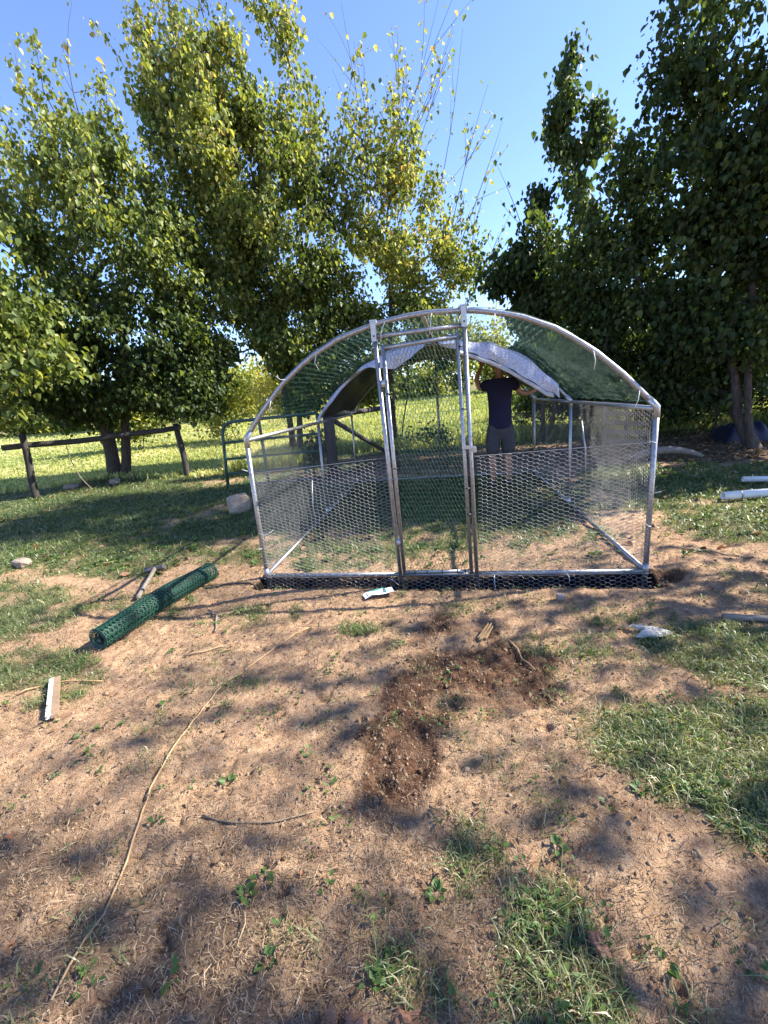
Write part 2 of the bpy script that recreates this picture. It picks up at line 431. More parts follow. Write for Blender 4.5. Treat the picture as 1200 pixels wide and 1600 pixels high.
# ------------------------------------------------------------------ leaf / blade generators
def leaf_verts(C, D, N, size, wid, fold=.22):
    """six-vertex folded leaves: C base points, D tip directions, N up normals"""
    D = D / (np.linalg.norm(D, axis=1, keepdims=True) + 1e-9)
    S = np.cross(D, N); S /= (np.linalg.norm(S, axis=1, keepdims=True) + 1e-9)
    U = np.cross(S, D)
    s = size[:, None]; w = (size * wid)[:, None]
    V = np.zeros((len(C), 6, 3))
    V[:, 0] = C
    V[:, 1] = C + D * s * .30 - S * w * .50 + U * w * fold
    V[:, 2] = C + D * s * .66 - S * w * .36 + U * w * fold * .6
    V[:, 3] = C + D * s - U * s * .14
    V[:, 4] = C + D * s * .66 + S * w * .36 + U * w * fold * .6
    V[:, 5] = C + D * s * .30 + S * w * .50 + U * w * fold
    base = np.array([[0, 1, 2, 3], [0, 3, 4, 5]])
    Fq = (np.arange(len(C))[:, None, None] * 6 + base[None]).reshape(-1, 4)
    return V.reshape(-1, 3), Fq

def blade_mesh(name, x, y, h, w, lean, hue, mat, z=None):
    n = len(x)
    z = ground_z(x, y) - .004 if z is None else z
    a = rng.uniform(0, 2 * np.pi, n); b = rng.uniform(0, 2 * np.pi, n)
    s = np.stack([np.cos(a), np.sin(a), np.zeros(n)], 1)
    l = np.stack([np.cos(b), np.sin(b), np.zeros(n)], 1)
    P = np.stack([x, y, z], 1)
    V = np.zeros((n, 6, 3)); up = np.array([0, 0, 1.0])
    hh = h[:, None]; ww = w[:, None]; ll = lean[:, None]
    V[:, 0] = P - s * ww * .5; V[:, 1] = P + s * ww * .5
    m = P + up * hh * .62 + l * hh * ll * .38
    V[:, 2] = m - s * ww * .42; V[:, 3] = m + s * ww * .42
    t = P + up * hh * (1 - .35 * np.minimum(ll, 1.6)) + l * hh * ll
    V[:, 4] = t - s * ww * .06; V[:, 5] = t + s * ww * .06
    base = np.array([[0, 1, 3, 2], [2, 3, 5, 4]])
    Fq = (np.arange(n)[:, None, None] * 6 + base[None]).reshape(-1, 4)
    return mesh_np(name, V, Fq, mat, {'hue': np.repeat(hue, 6)})

def scatter(x0, x1, y0, y1, n, f, seed_mul=1.0):
    x = rng.uniform(x0, x1, n); y = rng.uniform(y0, y1, n)
    k = rng.random(n) < f(x, y) * seed_mul
    k &= in_view(x, y)
    return x[k], y[k]

# ------------------------------------------------------------------ trees
def grow(stems, attr_pts, step=.35, up=.25):
    pos = []; par = []
    for st in stems:
        prev = -1
        for p in st:
            pos.append(np.array(p, float)); par.append(prev); prev = len(pos) - 1
    P = np.zeros((len(pos) + len(attr_pts) * 30, 3)); n = len(pos); P[:n] = pos
    base = np.array(stems[0][0])
    order = np.argsort(np.linalg.norm((attr_pts - base) * np.array([1, 1, .6]), axis=1))
    tips = []; paths = []
    for i in order:
        a = attr_pts[i]
        d = P[:n] - a
        c = np.linalg.norm(d, axis=1) + .7 * np.maximum(0, d[:, 2] + .1)
        j = int(np.argmin(c)); L = np.linalg.norm(P[j] - a)
        k = max(1, min(28, int(math.ceil(L / step))))
        ctrl = (P[j] + a) / 2 + np.array([0, 0, up * L * .5]) + rng.normal(0, .06 * L, 3)
        prev = j; pts = [P[j]]
        for q in range(1, k + 1):
            t = q / k
            p = (1 - t) ** 2 * P[j] + 2 * t * (1 - t) * ctrl + t * t * a
            P[n] = p; par.append(prev); prev = n; n += 1; pts.append(p)
        tips.append(prev); paths.append(pts)
    return P[:n], np.array(par), tips, paths, order

def tree(name, label, cat, stems, lobes, n_attr, per, leaf=(.09, .03), hue=(.4, .14), hang=.8, spread=.24, rtip=.0045, rexp=.46, rmax=.3, shoots=(), group=None, hue_sun_top=0.0, wid=.76, seed=1, plumes=0, plume=(.6, 1.4), stem_min=0.0):
    global rng
    rng = np.random.default_rng(seed)
    lob = np.array(lobes, float)
    vol = lob[:, 3] * lob[:, 4] * lob[:, 3]
    area = vol ** .8
    zr = (lob[:, 2] - lob[:, 2].min()) / max(.1, np.ptp(lob[:, 2])); area = area * (1.25 - .65 * zr)
    cnt = np.maximum(3, np.round(1.4 * n_attr * area / area.sum())).astype(int)
    pts = []
    for (cx, cy, cz, rx, rz), c in zip(lob, cnt):
        d = rng.normal(0, 1, (c, 3)); d /= np.linalg.norm(d, axis=1, keepdims=True)
        r = rng.uniform(.25, 1, c) ** .5
        pts.append(np.array([cx, cy, cz]) + d * r[:, None] * np.array([rx, min(rx, 1.6), rz]))
    pts = np.concatenate(pts)
    dens = fbm(pts[:, 0] * .8 + pts[:, 2] * .45, pts[:, 2] * .8 + pts[:, 1] * .7, 1.5, 2, seed + 5)
    pts = pts[dens > np.quantile(dens, .38)]
    pts = pts[pts[:, 2] > .35]
    P, par, tips, paths, order = grow(stems, pts)
    n = len(P)
    w = np.zeros(n); w[tips] = 1
    for i in range(n - 1, -1, -1):
        if par[i] >= 0: w[par[i]] += w[i]
    rad = np.minimum(rtip * np.maximum(w, .6) ** rexp * 1.0, rmax)
    for st_i, i in enumerate(np.where(par < 0)[0]):
        rad[i] = min(rad[i] * 1.25 + .01, rmax * 1.2)
    if stem_min:
        q0 = 0
        for st in stems:
            for q in range(len(st)):
                rad[q0 + q] = max(rad[q0 + q], stem_min * (1 - .65 * q / len(st)))
            q0 += len(st)
    ch = np.where(par >= 0)[0]
    A = P[par[ch]]; B = P[ch]
    ra = np.minimum(rad[par[ch]], np.maximum(rad[ch] * 1.5, .004)); rb = rad[ch]
    big = rb > .03
    Vs, Fs = [], []; off = 0
    for sel, ns in ((big, 8), (~big, 4)):
        if sel.any():
            v, f = prisms(A[sel], B[sel], ra[sel], rb[sel], ns)
            Vs.append(v); Fs.append(f + off); off += len(v)
    sides = []
    for sh in shoots:
        sh = np.array(sh, float); L_ = np.linalg.norm(sh[-1] - sh[0])
        for q in range(5):
            b = sh[rng.integers(1, len(sh) - 2)]
            sides.append(wand(b, b + (sh[-1] - sh[0]) * rng.uniform(.12, .3) + rng.normal(0, .09, 3) * L_ * np.array([1, 1, .3]), 5, .05))
    ns_ = len(shoots)
    shoots = list(shoots) + sides
    for si, sh in enumerate(shoots):                   # bare wands above the leaves
        sh = np.array(sh, float)
        k = len(sh)
        rr = np.linspace(.013, .003, k) if si < ns_ else np.linspace(.006, .002, k)
        v, f = prisms(sh[:-1], sh[1:], rr[:-1], rr[1:], 4)
        Vs.append(v); Fs.append(f + off); off += len(v)
    pl = []
    if plumes:
        T = P[tips]; zq = np.quantile(T[:, 2], .5)
        cand = T[T[:, 2] > zq]; cen = T.mean(0)
        for q in cand[rng.integers(0, len(cand), plumes)]:
            d = (q - cen) * np.array([.5, .5, .25]); d = d / (np.linalg.norm(d) + .4) * .55 + np.array([0, 0, 1.0]) + rng.normal(0, .16, 3)
            pl.append(wand(q, q + d / np.linalg.norm(d) * rng.uniform(*plume), 7, .06))
        for sh in pl:
            rr = np.linspace(.008, .003, len(sh)); v, f = prisms(sh[:-1], sh[1:], rr[:-1], rr[1:], 4)
            Vs.append(v); Fs.append(f + off); off += len(v)
    o = empty(name, tuple(stems[0][0]), label, cat, group)
    link('trunk', mesh_np('trunk', np.concatenate(Vs), np.concatenate(Fs), M['bark'], None, True), o)
    cs = []
    for pth in paths:
        pth = np.array(pth)
        m = rng.poisson(per)
        if m == 0: continue
        k = len(pth)
        t = 1 - rng.random(m) ** 1.6 * min(1, 1.0 / (.35 * max(1, k - 1)))
        fi = t * (k - 1); i0 = np.clip(fi.astype(int), 0, k - 2); fr = (fi - i0)[:, None]
        p = pth[i0] * (1 - fr) + pth[i0 + 1] * fr
        cs.append(p + rng.normal(0, 1, (m, 3)) * np.array([spread, spread, spread * .75]))
    for sh in pl:
        m = rng.poisson(per * .9); fi = rng.beta(1.3, .8, m) * (len(sh) - 1); i0 = np.clip(fi.astype(int), 0, len(sh) - 2); fr_ = (fi - i0)[:, None]
        cs.append(sh[i0] * (1 - fr_) + sh[i0 + 1] * fr_ + rng.normal(0, .09, (m, 3)))
    for sh in shoots:
        sh = np.array(sh, float)
        m = rng.poisson(max(2, per * .12))
        cs.append(sh[rng.integers(len(sh) // 3, len(sh), m)] + rng.normal(0, .05, (m, 3)))
    C = np.concatenate(cs); m = len(C)
    a = rng.uniform(0, 2 * np.pi, m)
    D = np.stack([np.cos(a), np.sin(a), -hang * rng.uniform(.3, 2.0, m)], 1)
    N = np.stack([rng.normal(0, .5, m), rng.normal(0, .5, m), np.ones(m)], 1)
    size = np.clip(rng.normal(leaf[0], leaf[1], m), leaf[0] * .45, leaf[0] * 1.8)
    V, Fq = leaf_verts(C, D, N, size, wid)
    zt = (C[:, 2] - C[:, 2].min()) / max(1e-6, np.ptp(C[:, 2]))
    h = rng.normal(hue[0], hue[1], m) + hue_sun_top * zt  # yellowing upper leaves, plus sunlit tops and shaded lower crown painted into colour
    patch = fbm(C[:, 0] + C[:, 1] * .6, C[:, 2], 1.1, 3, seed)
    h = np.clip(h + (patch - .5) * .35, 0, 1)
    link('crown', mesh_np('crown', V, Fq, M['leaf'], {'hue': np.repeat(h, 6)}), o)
    return o

def stem(x, y, top, n=7, wob=.05, z0=-.1):
    t = np.linspace(0, 1, n)
    p = np.stack([x + (top[0] - x) * t, y + (top[1] - y) * t, z0 + (top[2] - z0) * t], 1)
    p[1:-1, :2] += rng.normal(0, wob, (n - 2, 2))
    return [tuple(q) for q in p]

def wand(p, top, n=7, bend=.12):
    t = np.linspace(0, 1, n)[:, None]
    p = np.array(p); top = np.array(top)
    q = p + (top - p) * t
    return q + np.sin(t * np.pi * .9) * rng.normal(0, bend, 3) * np.array([1, 1, .2])

LA = [(-8.11, 6.2, 6.1, 1.48, 1.28), (-7.85, 5.8, 6.89, 0.94, 0.75), (-7.03, 6.3, 5.39, 1.63, 1.5), (-5.85, 6.6, 4.96, 1.25, 1.25), (-8.26, 6.0, 4.1, 1.68, 1.4), (-6.83, 6.3, 3.33, 1.87, 1.29), (-8.28, 6.0, 2.49, 1.6, 0.87), (-6.33, 6.6, 2.33, 1.2, 0.83), (-5.31, 6.8, 3.77, 0.87, 1.16), (-6.25, 6.2, 6.51, 0.77, 0.64), (-6.89, 6.0, 7.36, 0.37, 0.5), (-6.65, 6.2, 7.84, 0.27, 0.27), (-6.59, 6.2, 7.1, 0.38, 0.38), (-5.7, 6.7, 1.9, .85, .5), (-5.15, 6.9, 2.6, .7, .6), (-7.4, 6.4, 1.95, 1.2, .4), (-5.9, 6.7, 1.7, .75, .35), (-9.2, 6.0, 1.8, 1.0, .4), (-9.3, 6.2, 3.4, 1.2, 1.4), (-9.4, 6.2, 5.4, 1.2, 1.4)]
tree('leafy_tree', 'leafy maple with two dark trunks rising beside the rail fence on the left', 'tree',
     [stem(-8.06, 6.3, (-7.7, 6.2, 4.2), 7, .02), stem(-7.84, 6.32, (-7.0, 6.5, 3.6), 7, .02)], LA, 680, 80, (.092, .036), (.17, .14), 1.1, .17, rtip=.0085, hue_sun_top=.52, seed=21, stem_min=.12, plumes=80, plume=(.6, 1.5),
     shoots=[wand((-7.4, 6.2, 6.6), (-7.6, 6.1, 8.6)), wand((-6.7, 6.2, 6.9), (-6.3, 6.2, 9.0)), wand((-8.2, 6.2, 6.9), (-8.5, 6.1, 8.9))])
LA0 = [(-7.07, 3.6, 3.03, 0.75, 0.75), (-7.31, 3.4, 3.42, 0.83, 0.93), (-6.74, 3.7, 2.49, 0.55, 0.55), (-7.71, 3.5, 2.05, 0.66, 0.55), (-7.19, 3.4, 4.32, 0.7, 0.9), (-8.4, 3.4, 4.0, 1.2, 1.6), (-8.6, 3.3, 2.6, 1.0, .8)]
tree('leafy_tree', 'pale leaved branches reaching in low at the left edge in front of the twin maple', 'tree',
     [stem(-9.3, 3.3, (-8.5, 3.4, 3.4))], LA0, 230, 44, (.115, .035), (.48, .14), 1.0, .2, rtip=.005, seed=22, plumes=10)
LB = [(-5.44, 8.2, 7.77, 1.13, 1.28), (-4.09, 8.4, 8.65, 1.17, 1.32), (-3.15, 8.6, 9.2, 0.73, 1.16), (-4.07, 8.3, 6.71, 1.68, 1.68), (-2.73, 8.6, 6.77, 0.92, 1.23), (-5.3, 8.0, 5.56, 1.32, 1.25), (-3.75, 8.4, 4.91, 1.76, 1.52), (-5.14, 8.2, 3.6, 1.25, 0.9), (-3.71, 8.4, 2.94, 1.34, 1.01), (-5.95, 8.0, 8.5, 0.51, 0.73), (-5.54, 8.0, 8.9, 0.4, 0.65), (-6.17, 8.0, 9.82, 0.25, 0.57), (-4.62, 8.3, 9.62, 0.5, 0.71), (-3.78, 8.6, 10.01, 0.72, 0.72), (-4.56, 8.3, 3.95, 0.99, 0.82), (-3.6, 8.2, 1.98, 0.76, 0.68), (-3.9, 8.5, 10.9, .5, .6), (-3.2, 8.3, 2.1, .8, .6), (-2.4, 8.5, 3.2, .8, .9), (-4.3, 8.3, 2.9, .9, .5)]
tree('leafy_tree', 'tallest yellow tipped maple behind the green tube gate, its top leaving the picture', 'tree',
     [stem(-4.1, 8.3, (-4.2, 8.4, 7.0), 9), stem(-4.0, 8.4, (-3.2, 8.6, 6.0), 8)], LB, 800, 80, (.092, .036), (.28, .16), 1.1, .17, rtip=.0058, hue_sun_top=.48, seed=23, plumes=110, plume=(.8, 2.0),
     shoots=[wand((-5.9, 8.0, 8.6), (-6.4, 7.9, 11.0)), wand((-4.6, 8.3, 9.2), (-4.9, 8.3, 11.6)), wand((-5.4, 8.1, 8.9), (-5.2, 8.1, 10.9))])
LC = [(-1.17, 9.2, 5.95, 1.21, 1.29), (-1.64, 9.2, 4.54, 1.35, 1.18), (-0.28, 9.3, 4.85, 1.1, 1.2), (0.36, 9.3, 4.3, 0.9, 0.9), (-1.63, 9.0, 7.3, 0.5, 0.9), (-0.9, 9.2, 7.2, 0.55, .9), (-0.5, 9.2, 6.4, 0.7, 0.8), (-1.25, 9.2, 3.09, 1.56, 1.04), (-0.06, 9.3, 2.97, 1.03, 0.86), (-1.35, 9.2, 1.93, 1.42, 0.7), (1.02, 9.4, 4.5, 0.4, 0.5), (0.02, 9.4, 1.7, 0.8, 0.4), (-2.1, 9.2, 1.9, .8, .6), (.5, 9.3, 2.3, .6, .6)]
rng = np.random.default_rng(77)
shC = [wand((-1.3 + rng.normal(0, .35), 9.2, 5.6 + rng.uniform(-.6, .8)), (-1.1 + rng.uniform(-1.2, 2.2), 9.2 + rng.normal(0, .4), rng.uniform(8.3, 10.6)), 8) for _ in range(11)]
shC += [wand((0.3, 9.3, 4.6), (1.5, 9.3, 8.2), 8), wand((0.5, 9.3, 4.6), (1.75, 9.3, 7.4), 8), wand((.9, 9.3, 4.3), (1.5, 9.4, 6.4), 7), wand((.6, 9.3, 3.2), (2.0, 9.3, 5.6), 8), wand((-.2, 9.3, 5), (.9, 9.3, 9.4), 8)]
tree('sparse_tree', 'thin bright green tree with bare upright wands directly behind the coop door', 'tree',
     [stem(-1.35, 9.2, (-1.1, 9.2, 5.8), 8), stem(-1.25, 9.3, (-.4, 9.3, 4.6), 7)], LC, 500, 56, (.088, .032), (.42, .16), .9, .16, rtip=.005, hue_sun_top=.34, seed=24, shoots=shC, plumes=40, plume=(.6, 1.5))
LD = [(2.95, 8.0, 7.25, 0.22, 0.59), (2.71, 8.0, 6.64, 0.32, 0.6), (3.45, 8.0, 6.96, 0.26, 0.42), (3.83, 8.2, 6.78, 0.24, 0.45), (2.85, 8.0, 5.82, 0.38, 0.65), (2.16, 7.8, 6.35, 0.22, 0.34), (2.24, 7.9, 5.63, 0.25, 0.4), (3.51, 8.1, 6.28, 0.32, 0.4), (2.44, 7.9, 5.12, 0.3, 0.36), (1.43, 7.8, 5.92, 0.12, 0.15), (2.79, 8.2, 3.9, 0.81, 0.88), (2.05, 8.0, 4.08, 0.43, 0.43), (3.19, 8.2, 4.75, 0.4, 0.6), (2.48, 8.4, 3.16, 0.76, 0.46), (1.5, 8.2, 3.79, 0.33, 0.3), (2.6, 8.3, 2.3, .7, .5)]
tree('slender_tree', 'slender dark green sapling with separate leaf clusters against open sky', 'tree',
     [stem(2.5, 8.2, (2.8, 8.1, 4.6), 7), stem(2.6, 8.2, (3.2, 8.1, 5.2), 7)], LD, 360, 44, (.12, .035), (.20, .10), 1.5, .13, rtip=.0045, seed=25, plumes=20, plume=(.4, .8),
     shoots=[wand((2.3, 8.1, 3.6), (1.4, 7.8, 6.0)), wand((2.2, 8.1, 3.4), (1.3, 8.0, 4.6)), wand((3.0, 8.1, 4.6), (3.5, 8.1, 7.2))])
LE = [(3.91, 6.0, 6.48, 0.52, 0.72), (4.26, 5.6, 5.53, 0.6, 0.7), (4.75, 6.0, 6.42, 0.81, 0.81), (5.05, 5.5, 5.1, 0.89, 0.89), (3.9, 6.2, 4.89, 0.78, 0.78), (4.37, 5.8, 4.28, 0.97, 0.86), (5.2, 5.5, 3.87, 0.82, 0.93), (3.52, 6.5, 4.26, 0.84, 0.84), (3.49, 6.6, 3.2, 1.0, 0.87), (4.25, 6.0, 3.18, 1.03, 0.92), (5.1, 5.6, 2.68, 0.98, 0.87), (4.01, 6.3, 2.17, 1.11, 0.74), (4.91, 5.8, 1.9, 1.05, 0.6), (5.57, 5.5, 1.9, 0.67, 0.5), (2.83, 6.8, 3.55, 0.5, 0.7), (2.97, 6.8, 2.83, 0.6, 0.52), (5.48, 5.2, 4.32, 0.87, 1.16), (5.72, 5.2, 2.53, 0.82, 1.03), (4.9, 5.9, 7.6, .8, .8), (5.6, 5.5, 6.6, 1.0, 1.1), (6.6, 5.4, 5.6, 1.1, 1.3), (5.5, 5.6, 8.4, .9, .9), (3.7, 6.7, 1.5, .9, .5), (4.5, 6.5, 1.25, .9, .5), (5.4, 6.2, 1.2, .8, .4), (3.1, 7.0, 1.9, .6, .5)]
tree('dense_tree', 'dense dark tree in shade filling the right side, its trunk at the right edge', 'tree',
     [stem(5.3, 5.0, (5.0, 5.7, 5.0), 8), stem(5.4, 5.05, (4.3, 6.0, 4.0), 7)], LE, 700, 84, (.090, .038), (.08, .13), 1.1, .18, rtip=.0056, hue_sun_top=.28, seed=26, plumes=70, plume=(.5, 1.3))
# unseen trees added off right, crowns shaped to shade the lawn and yard
def shade_spot(x, y, r, X):
    k = (X - x) / math.sin(SUN_AZ)
    h = k * math.tan(SUN_EL)
    return (X, y + math.cos(SUN_AZ) * k, h, r, r * .85)
rng = np.random.default_rng(5)
LF = [shade_spot(*q, 6.9 + rng.normal(0, .5)) for q in ((1.0, -.75, .45), (.4, -.62, .3), (1.8, -.4, .45), (-.35, -1.15, .25), (-.9, -1.35, .34), (-1.6, -1.15, .32), (-2.4, -.75, .36), (-1.3, -2.65, .35), (-.5, -2.7, .28), (.75, -2.55, .3), (1.5, -2.8, .4), (2.6, -.6, .45), (-3.4, -1.0, .45))]
tree('leafy_tree', 'unseen leafy tree added outside the right side to dapple the yard', 'tree', [stem(7.6, .6, (7.0, .8, 5.4), 8), stem(7.7, .5, (6.7, -.4, 5.0), 8)], LF, 170, 12, (.10, .03), (.3, .12), 1.0, .42, rtip=.0056, seed=27)
LH = [shade_spot(*q, 6.0 + rng.normal(0, .4)) for q in ((-1.3, -2.45, .45), (-.6, -2.55, .45), (.2, -2.8, .4), (.8, -2.4, .35), (1.3, -2.65, .45), (-.95, -2.1, .3), (-.75, -1.6, .25))]
tree('sparse_tree', 'unseen thin leaved shade tree added outside the right side, nearest the camera', 'tree', [stem(6.9, -1.6, (6.1, -1.2, 5.0), 8)], LH, 130, 5, (.09, .03), (.35, .12), 1.0, .5, rtip=.004, seed=31)
LK = [shade_spot(*q, 9.6 + rng.normal(0, .4)) for q in ((3.6, 4.6, .7), (4.6, 4.9, .7), (5.4, 5.6, .8), (4.4, 6.0, .8), (3.4, 6.4, .7), (6.3, 6.3, .8), (5.2, 7.0, .8), (6.8, 7.4, .8), (4.2, 7.6, .8), (2.8, 5.4, .6))]
tree('dense_tree', 'unseen dense tree added at right to shade the covered pile and the limb', 'tree', [stem(10.4, 7.4, (9.8, 7.6, 5.0), 8)], LK, 300, 44, (.13, .035), (.2, .12), 1.0, .26, rtip=.0058, seed=32)
LG = []
for gx_ in np.arange(-6.5, 4.4, .95):
    for gy_ in (1.75, 2.7, 3.7):
        if rng.random() < .12 or (gx_ > 2.3 and gy_ < 2): continue
        LG.append(shade_spot(gx_ + rng.normal(0, .2), gy_ + rng.normal(0, .15), rng.uniform(.45, .7), 6.6 + rng.normal(0, .35)))
tree('dense_tree', 'unseen tall dense tree added at right to shade the lawn and coop', 'tree', [stem(7.3, 3.8, (6.8, 4.4, 8.0), 9), stem(7.4, 3.9, (6.6, 3.4, 5.0), 7)], LG, 520, 40, (.12, .035), (.2, .12), 1.0, .26, rtip=.0058, seed=30)

# ------------------------------------------------------------------ the chicken coop
COOP_W, COOP_D, EAVE = 1.5, 4.1, 1.205
def K(x, y, z):                                       # the run stands very slightly skewed
    return (x, y - .047 * x, z)
ARC = [(-1.48, 1.205), (-1.40, 1.30), (-1.30, 1.41), (-1.10, 1.60), (-.87, 1.757), (-.62, 1.868), (-.36, 1.93), (-.15, 1.957), (0, 1.962), (.15, 1.957), (.36, 1.935), (.62, 1.873), (.87, 1.762), (1.10, 1.60), (1.31, 1.41), (1.41, 1.30), (1.50, 1.205)]
ARC = np.array(ARC)
_seg = np.concatenate([[0], np.cumsum(np.linalg.norm(np.diff(ARC, axis=0), axis=1))])
ARC_L = _seg[-1]
def arc_at(s):
    return np.stack([np.interp(s, _seg, ARC[:, 0]), np.interp(s, _seg, ARC[:, 1])], -1)
def arch_pts(y, n=33, lift=0.0):
    p = arc_at(np.linspace(0, ARC_L, n))
    return [K(a, y, b + lift) for a, b in p]

coop = empty('chicken_coop', (0, 0, 0), 'arched walk-in chicken coop of galvanised pipe and hexagonal wire netting', 'chicken coop')
PR = .0185
for y in (0.0, 2.05, 4.1):
    pipe('arch_pipe', arch_pts(y), PR if y == 0 else .0165, M['galv'], coop)
    for sx in (-1, 1):
        xt = -1.48 if sx < 0 else 1.50
        post = pipe('corner_post' if y in (0.0, 4.1) else 'side_post', [K(sx * 1.5, y, -.11), K(sx * 1.5 + (0 if sx > 0 else .005), y, .6), K(xt, y, EAVE + .01)], PR if y == 0 else .017, M['galv'], coop)
        m = MB(); m.tube([K(sx * 1.5, y, .0), K(sx * 1.5, y, .085)], PR + .0032, 10)
        m.build('base_fitting', M['galv_plate'], coop)
        m = MB(); m.tube([K(xt, y, EAVE - .07), K(xt, y, EAVE), K(xt - sx * .05, y, EAVE + .055)], PR + .0032, 10)
        m.build('eave_fitting', M['galv_plate'], coop)
for sx in (-1, 1):
    xt = -1.48 if sx < 0 else 1.50
    for a, b in ((0.03, 2.02), (2.08, 4.07)):
        pipe('eave_rail', [K(xt, a, EAVE - .012), K(xt, b, EAVE - .012)], .018, M['galv'], coop)
        pipe('base_rail', [K(sx * 1.5, a, .03), K(sx * 1.5, b, .03)], .0185, M['galv'], coop)
pipe('base_rail', [K(-1.48, 0, .022), K(-.32, -.004, .024)], .0170, M['galv'], coop)
pipe('base_rail', [K(-.30, 0, .018), K(.27, -.004, .020)], .0185, M['galv'], coop)
pipe('base_rail', [K(.29, 0, .024), K(1.48, -.004, .030)], .0170, M['galv'], coop)
pipe('base_rail', [K(-1.48, 4.1, .03), K(1.48, 4.1, .03)], .017, M['galv'], coop)
pipe('ridge_pole', [K(-.01, .02, 1.945), K(.02, 2.03, 1.945), K(0, 4.08, 1.945)], .016, M['galv'], coop)
pipe('centre_post', [K(-.03, 4.1, .05), K(-.01, 4.1, 1.94)], .015, M['galv'], coop)
# door frame and door
pipe('door_jamb', [K(-.318, -.012, -.11), K(-.362, -.012, 1.86)], .0165, M['galv'], coop)
pipe('door_jamb', [K(.290, -.012, -.11), K(.264, -.012, 1.90)], .0165, M['galv'], coop)
for x, z in ((-.363, 1.90), (.264, 1.925)):
    m = MB()
    m.box(K(x, -.034, z - .02), (.036, .004, .13)); m.box(K(x, .014, z - .02), (.036, .004, .13))
    m.tube([K(x - .024, -.010, z + .035), K(x + .024, -.010, z + .035)], .026, 10)
    br = m.build('clamp_bracket', M['galv_plate'], coop, smooth=False)
    m = MB(); m.tube([K(x, -.046, z - .05), K(x, -.036, z - .05)], .007, 6)
    m.build('bolt', M['steel'], br, smooth=False)
pipe('door_header', [K(-.345, -.012, 1.848), K(.255, -.012, 1.852)], .0165, M['galv'], coop)
door = empty('door', (0, 0, 0), None, None); door.parent = coop
del_keys = [k for k in door.keys()]
DY = -.030
pipe('door_stile', [K(-.285, DY, .035), K(-.305, DY, 1.785)], .0150, M['galv'], door)
pipe('door_stile', [K(.246, DY, .035), K(.214, DY, 1.815)], .0150, M['galv'], door)
pipe('door_rail', [K(-.30, DY, 1.765), K(.21, DY, 1.785)], .0150, M['galv'], door)
pipe('door_rail', [K(-.283, DY, .052), K(.244, DY, .055)], .0140, M['galv'], door)
m = MB()
m.box(K(.262, DY - .024, 1.025), (.10, .012, .028), Matrix.Rotation(math.radians(9), 3, 'Y')); m.box(K(.300, DY - .022, 1.005), (.03, .03, .035))
m.build('latch', M['galv_plate'], door, smooth=False, bevel=.003)
for z in (.28, 1.5):
    m = MB(); m.tube([K(-.303 - z * .01, -.02, z), K(-.303 - z * .01, -.02, z + .05)], .026, 10); m.build('hinge', M['galv_plate'], door)

def hexnet(S, w, h, cs=.036, rp=.029, r=.0014, wob=.0055, seed=0, flip=False, twist=1.35, vis=None):
    """wire prisms for hexagonal netting over a surface S(s, t) of w by h"""
    a2 = cs * .31; b = cs - 2 * a2
    ni = int(w / cs) + 1; nj = int(h / rp) + 1
    i, j = np.meshgrid(np.arange(ni), np.arange(nj), indexing='ij')
    i = i.ravel(); j = j.ravel()
    s = (i + .5) * cs; t = (j + .5 + .5 * (i % 2)) * rp
    E0 = np.concatenate([np.stack([s - a2, t + rp / 2], 1), np.stack([s + a2, t + rp / 2], 1), np.stack([s + a2 + b, t], 1)])
    E1 = np.concatenate([np.stack([s + a2, t + rp / 2], 1), np.stack([s + a2 + b, t], 1), np.stack([s + a2, t - rp / 2], 1)])
    rr = np.concatenate([np.full(len(s), r * twist), np.full(2 * len(s), r)])
    k = (E0[:, 0] > 0) & (E0[:, 0] < w) & (E1[:, 0] > 0) & (E1[:, 0] < w) & (E0[:, 1] > 0) & (E0[:, 1] < h) & (E1[:, 1] > 0) & (E1[:, 1] < h)
    E0, E1, rr = E0[k], E1[k], rr[k]
    if vis is not None:
        k = vis(E0[:, 0], E0[:, 1]); E0, E1, rr = E0[k], E1[k], rr[k]
    def mp(q):
        s0, t0 = q[:, 0], q[:, 1]
        if flip: s0, t0 = t0, s0
        f = 9.0
        ds = (fbm(s0, t0, f, 2, 50 + seed) - .5) * wob * 4 + (fbm(s0, t0, 1.6, 2, 60 + seed) - .5) * wob * 6
        dt = (fbm(s0, t0, f, 2, 70 + seed) - .5) * wob * 4 + (fbm(s0, t0, 1.6, 2, 80 + seed) - .5) * wob * 6
        bul = (fbm(s0, t0, 2.2, 2, 90 + seed) - .5) * 2
        return S(s0 + ds, t0 + dt, bul)
    return prisms(mp(E0), mp(E1), rr, None, 3)

def net(name, S, w, h, mat, parent, selv=True, **kw):
    V, Fq = hexnet(S, w, h, **kw)
    if selv:                                            # selvedge wires top and bottom
        for tt in (0.0, h):
            ss = np.linspace(0, w, 40)
            P = S(ss, np.full(40, tt), (fbm(ss, ss * 0 + tt, 2.2, 2, 5) - .5) * 2)
            v, f = prisms(P[:-1], P[1:], .0017, None, 4)
            Fq = np.concatenate([Fq, f + len(V)]); V = np.concatenate([V, v])
    return link(name, mesh_np(name, V, Fq, mat, None), parent)

